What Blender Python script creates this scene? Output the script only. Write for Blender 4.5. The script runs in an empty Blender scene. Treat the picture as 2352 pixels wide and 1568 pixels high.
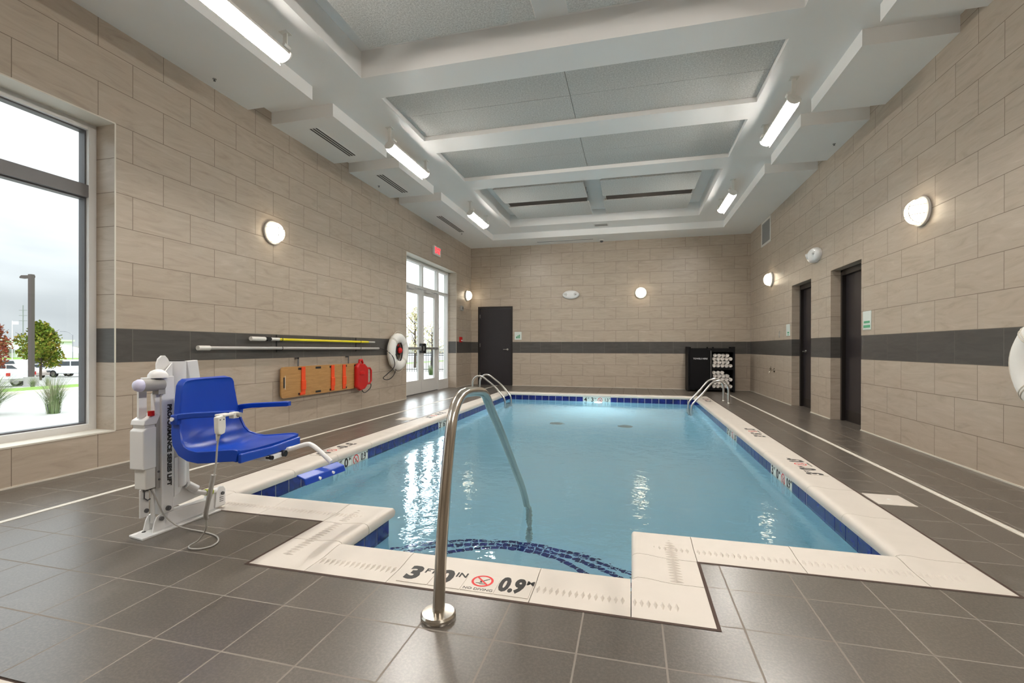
import bpy, bmesh, math, random
from mathutils import Vector, Matrix
R = random.Random(7)
SC = bpy.context.scene
COL = SC.collection
PI = math.pi
# ---------------------------------------------------------------- measurements of the place
XL, XR, YB, YF, ZC, ZA = -4.471, 2.865, 12.673, -3.2, 3.904, 4.06
CO = 0.3048                      # height of one wall tile course
ZW = -0.15                       # water level

# ---------------------------------------------------------------- mesh helpers
class MB:
    def __init__(s): s.v = []; s.f = []; s.m = []
    def add(s, vs, fs, mi=0):
        o = len(s.v); s.v += [tuple(v) for v in vs]
        for f in fs: s.f.append(tuple(i + o for i in f)); s.m.append(mi)
        return s
    def box(s, x0, x1, y0, y1, z0, z1, mi=0):
        x0, x1 = sorted((x0, x1)); y0, y1 = sorted((y0, y1)); z0, z1 = sorted((z0, z1))
        return s.add([(x0,y0,z0),(x1,y0,z0),(x1,y1,z0),(x0,y1,z0),(x0,y0,z1),(x1,y0,z1),(x1,y1,z1),(x0,y1,z1)],
                     [(3,2,1,0),(4,5,6,7),(0,1,5,4),(1,2,6,5),(2,3,7,6),(3,0,4,7)], mi)
    def obox(s, c, ax, ay, az, hx, hy, hz, mi=0):
        c, ax, ay, az = Vector(c), Vector(ax).normalized(), Vector(ay).normalized(), Vector(az).normalized()
        vs = [c + ax*i*hx + ay*j*hy + az*k*hz for k in (-1,1) for (i,j) in ((-1,-1),(1,-1),(1,1),(-1,1))]
        return s.add(vs, [(3,2,1,0),(4,5,6,7),(0,1,5,4),(1,2,6,5),(2,3,7,6),(3,0,4,7)], mi)
    def beam(s, p0, p1, w, h, up=(0,0,1), mi=0):
        p0, p1 = Vector(p0), Vector(p1); d = p1 - p0; L = d.length; d.normalize()
        a = d.cross(Vector(up)).normalized(); b = a.cross(d).normalized()
        return s.obox((p0+p1)/2, a, d, b, w/2, L/2, h/2, mi)
    def cyl(s, p0, p1, r, n=16, r1=None, mi=0):
        p0, p1 = Vector(p0), Vector(p1); d = (p1-p0).normalized(); r1 = r if r1 is None else r1
        a = d.orthogonal().normalized(); b = d.cross(a)
        vs = []
        for p, q in ((p0, r), (p1, r1)):
            for i in range(n):
                t = 2*PI*i/n; vs.append(p + (a*math.cos(t) + b*math.sin(t))*q)
        fs = [(i, (i+1) % n, n+(i+1) % n, n+i) for i in range(n)] + [tuple(range(n))[::-1], tuple(range(n, 2*n))]
        return s.add(vs, fs, mi)
    def tube(s, pts, r, n=12, closed=False, mi=0, rs=None):
        pts = [Vector(p) for p in pts]; N = len(pts); a = None; vs = []
        for i, p in enumerate(pts):
            if closed: d = (pts[(i+1) % N] - pts[i-1])
            else: d = pts[min(i+1, N-1)] - pts[max(i-1, 0)]
            d.normalize()
            a = d.orthogonal() if a is None else (a - d*a.dot(d))
            a.normalize(); b = d.cross(a); q = rs[i] if rs else r
            vs += [p + (a*math.cos(2*PI*k/n) + b*math.sin(2*PI*k/n))*q for k in range(n)]
        fs = []
        for i in range(N if closed else N-1):
            j = (i+1) % N
            fs += [(i*n+k, i*n+(k+1) % n, j*n+(k+1) % n, j*n+k) for k in range(n)]
        if not closed: fs += [tuple(range(n))[::-1], tuple(range((N-1)*n, N*n))]
        return s.add(vs, fs, mi)
    def lathe(s, prof, c, axis=(0,0,1), n=24, sx=1.0, sy=1.0, mi=0, up=None):
        # prof: list of (radius, distance along axis)
        c = Vector(c); d = Vector(axis).normalized()
        a = (Vector(up) - d*Vector(up).dot(d)).normalized() if up else d.orthogonal().normalized()
        b = d.cross(a); vs = []
        for (r, h) in prof:
            r = max(r, 1e-5)
            vs += [c + d*h + (a*math.cos(2*PI*k/n)*sx + b*math.sin(2*PI*k/n)*sy)*r for k in range(n)]
        fs = []
        for i in range(len(prof)-1):
            fs += [(i*n+k, i*n+(k+1) % n, (i+1)*n+(k+1) % n, (i+1)*n+k) for k in range(n)]
        fs += [tuple(range(n))[::-1], tuple(range((len(prof)-1)*n, len(prof)*n))]
        return s.add(vs, fs, mi)
    def prism(s, poly, off, mi=0):
        # poly: 3D points in a plane, off: extrusion vector
        off = Vector(off); p = [Vector(q) for q in poly]; n = len(p)
        return s.add(p + [q + off for q in p], [tuple(range(n))[::-1], tuple(range(n, 2*n))] +
                     [(i, (i+1) % n, n+(i+1) % n, n+i) for i in range(n)], mi)
    def ball(s, c, rx, ry=None, rz=None, n=16, m=10, mi=0):
        ry = rx if ry is None else ry; rz = rx if rz is None else rz; c = Vector(c); vs = []
        for i in range(1, m):
            t = PI*i/m
            vs += [c + Vector((rx*math.sin(t)*math.cos(2*PI*k/n), ry*math.sin(t)*math.sin(2*PI*k/n), rz*math.cos(t))) for k in range(n)]
        vs += [c + Vector((0,0,rz)), c - Vector((0,0,rz))]; T = (m-1)*n
        fs = []
        for i in range(m-2): fs += [(i*n+k, (i+1)*n+k, (i+1)*n+(k+1) % n, i*n+(k+1) % n) for k in range(n)]
        fs += [(T, k, (k+1) % n) for k in range(n)] + [(T+1, (m-2)*n+(k+1) % n, (m-2)*n+k) for k in range(n)]
        return s.add(vs, fs, mi)
    def grid(s, rows, mi=0, closed_u=False):
        nr, nc = len(rows), len(rows[0]); vs = [p for r in rows for p in r]; fs = []
        for i in range(nr-1):
            for j in range(nc if closed_u else nc-1):
                fs.append((i*nc+j, i*nc+(j+1) % nc, (i+1)*nc+(j+1) % nc, (i+1)*nc+j))
        return s.add(vs, fs, mi)

def wloc(o):
    v = Vector((0,0,0))
    while o: v += o.location; o = o.parent
    return v
def link(o, parent):
    COL.objects.link(o)
    if parent: o.parent = parent
    return o
def part(name, mb, mats, parent=None, smooth=None, bevel=0.0, fix=True, **kw):
    if not isinstance(mats, (list, tuple)): mats = [mats]
    off = wloc(parent) if parent else Vector((0,0,0))
    me = bpy.data.meshes.new(name)
    me.from_pydata([tuple(Vector(v) - off) for v in mb.v], [], mb.f)
    for m in mats: me.materials.append(m)
    for p, mi in zip(me.polygons, mb.m): p.material_index = mi
    if fix:
        bm = bmesh.new(); bm.from_mesh(me); bmesh.ops.recalc_face_normals(bm, faces=bm.faces); bm.to_mesh(me); bm.free()
    if smooth is not None:
        for p in me.polygons: p.use_smooth = True
        me.set_sharp_from_angle(angle=math.radians(smooth))
    me.update()
    o = bpy.data.objects.new(name, me); link(o, parent)
    if bevel:
        b = o.modifiers.new('bevel', 'BEVEL'); b.width = bevel; b.segments = 2; b.limit_method = 'ANGLE'; b.angle_limit = math.radians(40)
    for k, v in kw.items(): o[k] = v
    return o
def thing(name, label, cat, loc=(0,0,0), group=None):
    o = bpy.data.objects.new(name, None); o.location = loc; o.empty_display_size = .1; COL.objects.link(o)
    o['label'] = label; o['category'] = cat
    if group: o['group'] = group
    return o
def tag(o, label, cat, group=None, kind=None):
    o['label'] = label; o['category'] = cat
    if group: o['group'] = group
    if kind: o['kind'] = kind
    return o
def struct(o): o['kind'] = 'structure'; return o
def root_struct(name, loc=(0,0,0)):
    o = bpy.data.objects.new(name, None); o.location = loc; COL.objects.link(o); o['kind'] = 'structure'; return o
def dup(o, loc=None, label=None, parent=None, group=None):
    c = o.copy(); COL.objects.link(c)
    if parent is not None: c.parent = parent
    if loc is not None: c.location = loc
    if label: c['label'] = label
    if group: c['group'] = group
    for ch in [x for x in o.children]: dup(ch, parent=c)
    return c
FONTC = bpy.data.curves.new('t', 'FONT')
def text_mb(txt, size, origin, ux, uy, thick=0.0006, bold=0.0, align='CENTER', stretch=1.0):
    cu = bpy.data.curves.new('lettering', 'FONT'); cu.body = txt; cu.size = size; cu.extrude = thick; cu.offset = bold
    cu.align_x = align; cu.align_y = 'CENTER'; cu.resolution_u = 3
    ob = bpy.data.objects.new('lettering_source', cu); COL.objects.link(ob)
    bpy.context.view_layer.update()
    me = bpy.data.meshes.new_from_object(ob.evaluated_get(bpy.context.evaluated_depsgraph_get()))
    ux, uy = Vector(ux).normalized(), Vector(uy).normalized(); uz = ux.cross(uy); o = Vector(origin)
    mb = MB(); mb.add([o + ux*v.co.x*stretch + uy*v.co.y + uz*v.co.z for v in me.vertices], [tuple(p.vertices) for p in me.polygons])
    bpy.data.objects.remove(ob); bpy.data.curves.remove(cu); bpy.data.meshes.remove(me)
    return mb
def arc(c, r, a0, a1, n, u=(1,0,0), v=(0,1,0)):
    c, u, v = Vector(c), Vector(u), Vector(v)
    return [c + u*math.cos(a0+(a1-a0)*i/n)*r + v*math.sin(a0+(a1-a0)*i/n)*r for i in range(n+1)]
def smooth_path(pts, k=6):
    P = [Vector(p) for p in pts]; out = []
    for i in range(len(P)-1):
        p0, p1, p2, p3 = P[max(i-1,0)], P[i], P[i+1], P[min(i+2,len(P)-1)]
        for j in range(k):
            t = j/k
            out.append(0.5*((2*p1) + (p2-p0)*t + (2*p0-5*p1+4*p2-p3)*t*t + (3*p1-p0-3*p2+p3)*t**3))
    out.append(P[-1]); return out

# ---------------------------------------------------------------- materials
class NT:
    def __init__(s, name):
        s.mat = bpy.data.materials.new(name); s.mat.use_nodes = True; s.t = s.mat.node_tree; s.t.nodes.clear()
        s.out = s.t.nodes.new('ShaderNodeOutputMaterial')
    def n(s, typ, **kw):
        x = s.t.nodes.new(typ)
        for k, v in kw.items(): setattr(x, k, v)
        return x
    def l(s, a, b): s.t.links.new(a, b)
    def val(s, sock, v):
        if isinstance(v, bpy.types.NodeSocket): s.l(v, sock)
        else: sock.default_value = v
    def math(s, op, a, b=None, c=None, clamp=False):
        m = s.n('ShaderNodeMath', operation=op, use_clamp=clamp); s.val(m.inputs[0], a)
        if b is not None: s.val(m.inputs[1], b)
        if c is not None: s.val(m.inputs[2], c)
        return m.outputs[0]
    def mix(s, f, a, b, mode='MIX'):
        m = s.n('ShaderNodeMix', data_type='RGBA', blend_type=mode); s.val(m.inputs[0], f); s.val(m.inputs[6], a); s.val(m.inputs[7], b)
        return m.outputs[2]
    def noise(s, vec, scale, detail=3, rough=.5, dist=0.0):
        x = s.n('ShaderNodeTexNoise'); s.l(vec, x.inputs['Vector']); x.inputs['Scale'].default_value = scale
        x.inputs['Detail'].default_value = detail; x.inputs['Roughness'].default_value = rough; x.inputs['Distortion'].default_value = dist
        return x.outputs['Fac']
    def ramp(s, f, stops):
        r = s.n('ShaderNodeValToRGB'); s.l(f, r.inputs[0]); e = r.color_ramp.elements
        while len(e) < len(stops): e.new(.5)
        for q, (p, c) in zip(e, stops): q.position = p; q.color = (*c, 1) if len(c) == 3 else c
        return r.outputs[0]
    def obj(s): return s.n('ShaderNodeTexCoord').outputs['Object']
    def scaled(s, vec, sc):
        m = s.n('ShaderNodeMapping'); s.l(vec, m.inputs[0]); m.inputs['Scale'].default_value = sc; return m.outputs[0]
    def bsdf(s, col, rough=.5, metal=0., spec=.5, emi=None, es=0., bump=None, bs=.2, bd=.01, coat=0.):
        b = s.n('ShaderNodeBsdfPrincipled'); s.val(b.inputs['Base Color'], (*col, 1) if isinstance(col, tuple) and len(col) == 3 else col)
        s.val(b.inputs['Roughness'], rough); b.inputs['Metallic'].default_value = metal; b.inputs['Specular IOR Level'].default_value = spec
        b.inputs['Coat Weight'].default_value = coat
        if emi: b.inputs['Emission Color'].default_value = (*emi, 1); b.inputs['Emission Strength'].default_value = es
        if bump is not None:
            k = s.n('ShaderNodeBump'); k.inputs['Strength'].default_value = bs; k.inputs['Distance'].default_value = bd
            s.l(bump, k.inputs['Height']); s.l(k.outputs[0], b.inputs['Normal'])
        s.l(b.outputs[0], s.out.inputs[0]); return s.mat
def plain(name, col, rough=.5, metal=0., var=.06, nscale=8, spec=.5, emi=None, es=0., bs=0., coat=0.):
    t = NT(name); o = t.obj(); n = t.noise(o, nscale, 4, .6)
    c = t.mix(n, (*[max(0, x*(1-var)) for x in col], 1), (*[min(1, x*(1+var)) for x in col], 1))
    return t.bsdf(c, rough, metal, spec, emi, es, bump=(n if bs else None), bs=bs, coat=coat)

def wall_material():
    t = NT('stone_wall_tile'); o = t.obj(); g = t.n('ShaderNodeNewGeometry')
    sp = t.n('ShaderNodeSeparateXYZ'); t.l(o, sp.inputs[0]); sn = t.n('ShaderNodeSeparateXYZ'); t.l(g.outputs['True Normal'], sn.inputs[0])
    isx = t.math('GREATER_THAN', t.math('ABSOLUTE', sn.outputs[0]), .5)
    along = t.math('ADD', t.math('MULTIPLY', sp.outputs[1], isx), t.math('MULTIPLY', sp.outputs[0], t.math('SUBTRACT', 1., isx)))
    # phase: left/right walls joint at y = 3.30 on odd courses, back wall joint at x = 1.917 on even courses
    ph = t.math('ADD', t.math('MULTIPLY', isx, 0.180), t.math('MULTIPLY', t.math('SUBTRACT', 1., isx), 0.113))
    ph = t.math('ADD', ph, t.math('MULTIPLY', t.math('MULTIPLY', t.math('GREATER_THAN', sp.outputs[0], 2.8), isx), -.091))
    al = t.math('ADD', along, ph)
    isz = t.math('GREATER_THAN', t.math('ABSOLUTE', sn.outputs[2]), .5)
    cb = t.n('ShaderNodeCombineXYZ'); t.l(al, cb.inputs[0]); t.l(t.math('ADD', sp.outputs[2], t.math('MULTIPLY', isz, .1)), cb.inputs[1])
    b = t.n('ShaderNodeTexBrick'); t.l(cb.outputs[0], b.inputs['Vector']); b.offset = .5; b.offset_frequency = 2; b.squash = 1
    for k, v in (('Color1', (0,0,0,1)), ('Color2', (1,1,1,1)), ('Mortar', (.5,.5,.5,1)), ('Scale', 1.), ('Mortar Size', .0028), ('Mortar Smooth', .1), ('Bias', 0.), ('Brick Width', .58), ('Row Height', CO)): b.inputs[k].default_value = v
    # per tile offset for the streaks
    ofs = t.n('ShaderNodeVectorMath', operation='SCALE'); t.l(b.outputs['Color'], ofs.inputs[0]); ofs.inputs['Scale'].default_value = 17.
    st = t.n('ShaderNodeVectorMath', operation='ADD'); t.l(t.scaled(cb.outputs[0], (1.3, 7.0, 1)), st.inputs[0]); t.l(ofs.outputs[0], st.inputs[1])
    streak = t.noise(st.outputs[0], 1.5, 7, .62, 1.6); grain = t.noise(cb.outputs[0], 60, 3, .7)
    c = t.ramp(streak, [(.25, (.36,.292,.226)), (.45, (.445,.372,.297)), (.6, (.475,.402,.325)), (.80, (.56,.485,.405))])
    c = t.mix(t.math('MULTIPLY', grain, .12), c, (.36,.30,.23,1))
    tone = t.mix(t.math('MULTIPLY', b.outputs['Color'], .13), c, (.40,.335,.26,1))
    band = t.math('MULTIPLY', t.math('GREATER_THAN', sp.outputs[2], 3*CO+.0005), t.math('LESS_THAN', sp.outputs[2], 4*CO))
    dk = t.ramp(streak, [(.2, (.060,.056,.052)), (.8, (.105,.098,.090))])
    c2 = t.mix(band, tone, dk)
    gro = t.mix(band, (.21,.17,.13,1), (.17,.16,.145,1))
    c3 = t.mix(b.outputs['Fac'], c2, gro)
    rough = t.math('ADD', .34, t.math('MULTIPLY', b.outputs['Fac'], .5))
    return t.bsdf(c3, rough, 0, .35, bump=t.math('SUBTRACT', 1., b.outputs['Fac']), bs=.5, bd=.003)

def floor_material():
    t = NT('slate_floor_tile'); o = t.obj(); mp = t.n('ShaderNodeMapping'); t.l(o, mp.inputs[0]); mp.inputs['Location'].default_value = (.181+.001, -1.903, 0)
    b = t.n('ShaderNodeTexBrick'); t.l(mp.outputs[0], b.inputs['Vector']); b.offset = 0; b.squash = 1
    for k, v in (('Color1', (0,0,0,1)), ('Color2', (1,1,1,1)), ('Mortar', (.5,.5,.5,1)), ('Scale', 1.), ('Mortar Size', .0036), ('Mortar Smooth', .1), ('Bias', 0.), ('Brick Width', .2975), ('Row Height', .2975)): b.inputs[k].default_value = v
    ofs = t.n('ShaderNodeVectorMath', operation='SCALE'); t.l(b.outputs['Color'], ofs.inputs[0]); ofs.inputs['Scale'].default_value = 11.
    ad = t.n('ShaderNodeVectorMath', operation='ADD'); t.l(o, ad.inputs[0]); t.l(ofs.outputs[0], ad.inputs[1])
    cl = t.noise(t.scaled(ad.outputs[0], (3, 1.2, 1)), 2.2, 6, .66, .6); gr = t.noise(o, 95, 4, .75)
    c = t.ramp(cl, [(.25, (.108,.093,.076)), (.55, (.128,.110,.090)), (.8, (.150,.130,.108))])
    c = t.mix(t.ramp(gr, [(.44, (.62,.62,.62)), (.60, (0,0,0))]), c, (.055,.047,.039,1))
    c = t.mix(t.math('MULTIPLY', b.outputs['Color'], .18), c, (.165,.147,.128,1))
    c = t.mix(b.outputs['Fac'], c, (.24,.214,.187,1))
    du = t.noise(o, 1.1, 5, .7, .8); c = t.mix(t.ramp(du, [(.60, (0,0,0)), (.78, (.22,.22,.22))]), c, (.34,.31,.28,1))   # faint dried water marks
    rg = t.math('ADD', t.math('ADD', .27, t.math('MULTIPLY', cl, .03)), t.math('MULTIPLY', b.outputs['Fac'], .4))
    h = t.math('SUBTRACT', t.math('MULTIPLY', gr, .08), b.outputs['Fac'])
    m = t.bsdf(c, rg, 0, .85, bump=h, bs=.45, bd=.003)
    pb = [x for x in t.t.nodes if x.type == 'BSDF_PRINCIPLED'][0]; t.l(t.math('MULTIPLY', t.math('SUBTRACT', 1., b.outputs['Fac']), .75), pb.inputs['Specular IOR Level'])
    return m

def panel_material():
    t = NT('wood_wool_panel'); o = t.obj(); n = t.noise(o, 55, 4, .75); n2 = t.noise(o, 160, 2, .6)
    m = t.math('MULTIPLY', t.math('ADD', n, n2), .5)
    return t.bsdf(t.ramp(m, [(.36, (.36,.355,.335)), (.5, (.57,.565,.54)), (.62, (.76,.75,.72))]), .95, 0, .1, bump=m, bs=.7, bd=.01)

def both_sides(t, ior):     # thin sheet: the same reflectance from either side
    b = t.n('ShaderNodeNewGeometry').outputs['Backfacing']
    return t.math('ADD', t.math('MULTIPLY', b, 1/ior), t.math('MULTIPLY', t.math('SUBTRACT', 1., b), ior))
def water_material():
    t = NT('pool_water'); o = t.obj()
    w1 = t.noise(t.scaled(o, (1, 1.0, 1)), 5.0, 3, .55, .3); w2 = t.noise(t.scaled(o, (1, 1.4, 1)), 17.0, 2, .5, .2)
    h = t.math('ADD', w1, t.math('MULTIPLY', w2, .22))
    k = t.n('ShaderNodeBump'); k.inputs['Strength'].default_value = .12; k.inputs['Distance'].default_value = .05; t.l(h, k.inputs['Height'])
    fr = t.n('ShaderNodeFresnel'); fr.inputs['IOR'].default_value = 1.33; t.l(k.outputs[0], fr.inputs['Normal'])
    tr = t.n('ShaderNodeBsdfRefraction'); tr.inputs['Roughness'].default_value = 0; tr.inputs['IOR'].default_value = 1.33; t.l(k.outputs[0], tr.inputs['Normal']); tr.inputs[0].default_value = (.80,.94,1.0,1)
    gl = t.n('ShaderNodeBsdfGlossy'); gl.inputs['Roughness'].default_value = .03; gl.inputs[0].default_value = (.96,.99,1,1); t.l(k.outputs[0], gl.inputs['Normal'])
    mx = t.n('ShaderNodeMixShader'); t.l(fr.outputs[0], mx.inputs[0]); t.l(tr.outputs[0], mx.inputs[1]); t.l(gl.outputs[0], mx.inputs[2]); t.l(mx.outputs[0], t.out.inputs[0])
    return t.mat
def glass_material():
    t = NT('window_glass'); fr = t.n('ShaderNodeFresnel'); t.l(both_sides(t, 1.35), fr.inputs['IOR'])
    tr = t.n('ShaderNodeBsdfTransparent'); tr.inputs[0].default_value = (.93,.96,.95,1)
    gl = t.n('ShaderNodeBsdfGlossy'); gl.inputs['Roughness'].default_value = .0
    n = t.noise(t.obj(), 3, 2); 
    mx = t.n('ShaderNodeMixShader'); t.l(t.math('MULTIPLY', fr.outputs[0], t.math('ADD', .95, t.math('MULTIPLY', n, .1))), mx.inputs[0]); t.l(tr.outputs[0], mx.inputs[1]); t.l(gl.outputs[0], mx.inputs[2]); t.l(mx.outputs[0], t.out.inputs[0])
    return t.mat
def leaf_material(name, a, b, c):
    t = NT(name); n = t.noise(t.obj(), 2.2, 4, .7)
    return t.bsdf(t.ramp(n, [(.35, a), (.5, b), (.65, c)]), .8, 0, .2)
def wood_material():
    t = NT('birch_plywood'); n = t.noise(t.scaled(t.obj(), (1, 2.0, 26)), 2.0, 4, .6, 1.0)
    return t.bsdf(t.ramp(n, [(.3, (.36,.185,.06)), (.7, (.50,.28,.105))]), .38, 0, .4)
def cobalt_tile_material():
    t = NT('cobalt_pool_tile'); n = t.noise(t.obj(), 14, 3, .6, .8)
    return t.bsdf(t.ramp(n, [(.3, (.004,.006,.085)), (.55, (.008,.013,.15)), (.8, (.022,.035,.27))]), .12, 0, .6)
def emis(name, col, s):
    t = NT(name); e = t.n('ShaderNodeEmission'); n = t.noise(t.obj(), 3, 2)
    c = t.mix(n, (*[x*.97 for x in col], 1), (*col, 1)); t.l(c, e.inputs[0]); e.inputs[1].default_value = s; t.l(e.outputs[0], t.out.inputs[0]); return t.mat

M = dict(
 wall=wall_material(), floor=floor_material(), panel=panel_material(), water=water_material(), glass=glass_material(), wood=wood_material(), cobalt=cobalt_tile_material(),
 ceil=plain('ceiling_paint', (.88,.87,.85), .5, var=.02, nscale=2, spec=.35),
 trim=plain('white_trim', (.66,.62,.54), .5, var=.03),
 coping=plain('cast_coping', (.60,.55,.49), .55, var=.05, nscale=9, bs=.05),
 sealant=plain('dark_sealant', (.06,.035,.025), .8),
 basin=plain('pool_plaster', (.70,.90,1.0), .8, var=.05, nscale=1.2),
 white=plain('white_powder_coat', (.80,.80,.79), .32, var=.02, coat=.2),
 plastic=plain('white_plastic', (.72,.71,.67), .4, var=.02),
 grayp=plain('grey_plastic', (.34,.33,.31), .45, var=.03),
 darkg=plain('dark_grey_plastic', (.10,.10,.105), .45),
 black=plain('black_plastic', (.012,.012,.013), .4),
 blackm=plain('black_laminate', (.004,.004,.005), .5, spec=.2),
 blue=plain('blue_moulded_plastic', (.003,.050,.40), .33, var=.06, nscale=4, spec=.5),
 red=plain('red_plastic', (.50,.004,.003), .4, var=.08),
 orange=plain('orange_webbing', (.80,.07,.008), .55, var=.08, nscale=20),
 steel=plain('polished_stainless', (.56,.52,.46), .21, 1., var=.05, nscale=6),
 satin=plain('satin_stainless', (.58,.57,.55), .3, 1., var=.05, nscale=6),
 alum=plain('painted_aluminium', (.68,.67,.65), .42, var=.02),
 alum_shaded=plain('shaded_aluminium', (.17,.165,.17), .4),  # frame aluminium with the transom's shade put into its colour
 alumd=plain('grey_aluminium', (.30,.30,.29), .4, .3),
 yellow=plain('yellow_fibreglass', (.78,.68,.01), .35),
 pole=plain('pale_aluminium_pole', (.52,.51,.49), .35, .3),
 foam=plain('white_ring_foam', (.80,.79,.75), .7, var=.03, bs=.1),
 towel=plain('white_terry', (.80,.76,.73), .95, var=.1, nscale=40, bs=.4),
 doord=plain('espresso_door', (.022,.018,.021), .33, var=.15, nscale=3),
 doorf=plain('black_door_frame', (.014,.011,.010), .35),
 green=plain('green_print', (.10,.36,.20), .6), signw=plain('sign_white', (.66,.72,.68), .4),
 ink=plain('black_ink', (.02,.018,.016), .6), redink=plain('red_ink', (.62,.03,.03), .6), whiteink=plain('white_ink', (.75,.75,.75), .6),
 grille=plain('grey_grille', (.26,.27,.28), .5),
 rope=plain('black_rope', (.03,.028,.03), .8), cord=plain('grey_cord', (.42,.41,.38), .5),
 lime=plain('lime_plastic', (.42,.48,.03), .5),
 pearl=plain('pearl_cap', (.66,.66,.86), .35),
 lamp=emis('lit_lamp_lens', (1.0,.945,.875), 104.), globe=emis('lit_sconce_globe', (1.0,.85,.62), 6.), sink=emis('pool_lamp', (.80,.98,1), 330.),
 exitm=emis('exit_letters', (1.0,.05,.06), 1.3),
 grass=leaf_material('lawn', (.10,.20,.02), (.16,.28,.035), (.22,.34,.06)),
 asphalt=plain('pale_concrete', (.40,.39,.37), .9, var=.1, nscale=.6),
 lot=plain('parking_asphalt', (.33,.32,.31), .9, var=.1, nscale=.4),
 leafp=leaf_material('overlit_autumn_leaves', (.45,.50,.25), (.62,.58,.35), (.70,.50,.36)),  # leaf colours paled to stand in for overexposed daylight
 leafg=leaf_material('autumn_green_leaves', (.07,.13,.015), (.16,.20,.02), (.30,.20,.04)),
 leafr=leaf_material('red_leaves', (.20,.04,.03), (.28,.07,.04), (.20,.16,.04)),
 bark=plain('bark', (.10,.075,.055), .9, var=.2), bronze=plain('bronze_pole', (.085,.065,.06), .5), 
 blade=leaf_material('ornamental_grass', (.10,.17,.06), (.20,.26,.12), (.36,.33,.24)),
 carw=plain('white_car_paint', (.78,.80,.82), .25, coat=.4), cars=plain('silver_car_paint', (.50,.50,.50), .3, .3, coat=.4), cart=plain('tan_car_paint', (.52,.46,.42), .3, coat=.4),
 carglass=plain('tinted_glass', (.05,.06,.07), .1), rubber=plain('tyre_rubber', (.02,.02,.02), .8), hill=leaf_material('far_hill', (.14,.15,.13), (.20,.20,.16), (.27,.23,.19)),
 bldg=plain('white_cladding', (.80,.80,.80), .6), fence=plain('black_fence', (.03,.03,.03), .5),
)
# ================================================================ the room
def wall_boxes(mb, axis, face, back, u0, u1, z0, z1, holes):
    # wall made of solid pieces around rectangular openings (u0,u1,z0,z1); sorted by u
    def bx(a, b, c, d):
        if b - a < 1e-4 or d - c < 1e-4: return
        if axis == 'x': mb.box(face, back, a, b, c, d)
        else: mb.box(a, b, face, back, c, d)
    cur = u0
    for (a, b, c, d) in sorted(holes):
        bx(cur, a, z0, z1); bx(a, b, z0, c if c > 0 else -.02); bx(a, b, d, z1); cur = b
    bx(cur, u1, z0, z1)
W1 = (0.20, 3.147, CO, 10*CO)
D1 = (8.70, 11.51, 0.0, 3.03)
HOLE_R = [(6.92, 7.87, 0, 2.205), (8.65, 9.60, 0, 2.205)]
mb = MB(); wall_boxes(mb, 'x', XL, XL-.34, YF-.3, YB+.3, -.2, 4.45, [W1, D1]); struct(part('wall_left', mb, M['wall']))
mb = MB(); wall_boxes(mb, 'x', XR, XR+.30, YF-.3, YB+.3, -.2, 4.45, HOLE_R); struct(part('wall_right', mb, M['wall']))
mb = MB(); wall_boxes(mb, 'y', YB, YB+.30, XL, XR, -.2, 4.45, [(-4.253, -3.233, 0, 2.225)]); struct(part('wall_back', mb, M['wall']))
mb = MB(); mb.box(XL, XR, YF-.3, YF, -.2, 4.45); struct(part('wall_front', mb, M['wall']))
# thin pale trim where the wall meets the floor
for nm, segs in (('baseboard_left', [('x', XL, -1, YF, D1[0]), ('x', XL, -1, D1[1], YB)]), ('baseboard_right', [('x', XR, 1, YF, 6.92), ('x', XR, 1, 7.87, 8.65), ('x', XR, 1, 9.60, YB)]), ('baseboard_back', [('y', YB, 1, -3.233, XR)])):
    mb = MB()
    for ax, f, s, a, b in segs:
        if ax == 'x': mb.box(f, f - s*.009, a, b, 0, .012)
        else: mb.box(a, b, f - .009, f, 0, .012)
    struct(part(nm, mb, M['trim']))
# metal edge trims round the left openings
mb = MB()
for (a, b, c, d) in (W1, D1):
    for y in ((a, b)): mb.box(XL, XL+.004, y-.006, y+.006, c, d)
    mb.box(XL, XL+.004, a, b, d-.006, d+.006)
    if c > 0: mb.box(XL, XL+.004, a, b, c-.006, c+.006)
struct(part('trim_1', mb, M['trim']))
# painted head and sill linings of the window and the glazed door
mb = MB(); mb.box(XL-.22, XL-.001, W1[0], W1[1], W1[3]-.004, W1[3]+.004); mb.box(XL-.22, XL+.002, W1[0], W1[1], W1[2]-.004, W1[2]+.006); mb.box(XL-.22, XL-.001, D1[0], D1[1], D1[3]-.004, D1[3]+.004)
struct(part('trim_2', mb, M['trim']))

# ---- floor with the pool cut out
PW = [(-2.76,2.755), (-1.495,2.755), (-1.495,2.185), (.005,2.185), (.005,2.755), (1.29,2.755), (1.29,10.60), (-2.76,10.60)]   # coping edge over the water
CW = .312                                       # width of the coping
ox0, ox1, oy0, oy1 = -2.76-CW, 1.29+CW, 2.755-CW, 10.60+CW
bx0, bx1, by0 = -1.495-CW, .005+CW, 2.185-CW
mb = MB()
SP = (-2.72, -1.20, .42, 1.033)                 # recess for the spa coping
def fl(x0, x1, y0, y1): mb.box(x0, x1, y0, y1, -.2, 0)
fl(XL, ox0, YF, YB); fl(ox1, XR, YF, YB); fl(ox0, ox1, oy1, YB)
fl(ox0, bx0, SP[3], oy0); fl(bx1, ox1, SP[3], oy0); fl(bx0, bx1, SP[3], by0)
fl(ox0, ox1, YF, SP[2]); fl(ox0, SP[0], SP[2], SP[3]); fl(SP[1], ox1, SP[2], SP[3])
for (y0, y1, _a, _b) in HOLE_R: fl(XR, XR+.3, y0, y1)
fl(-4.253, -3.233, YB, YB+.3); mb.box(XL-.34, XL, D1[0], D1[1], -.2, 0)
struct(part('floor', mb, M['floor']))
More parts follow.
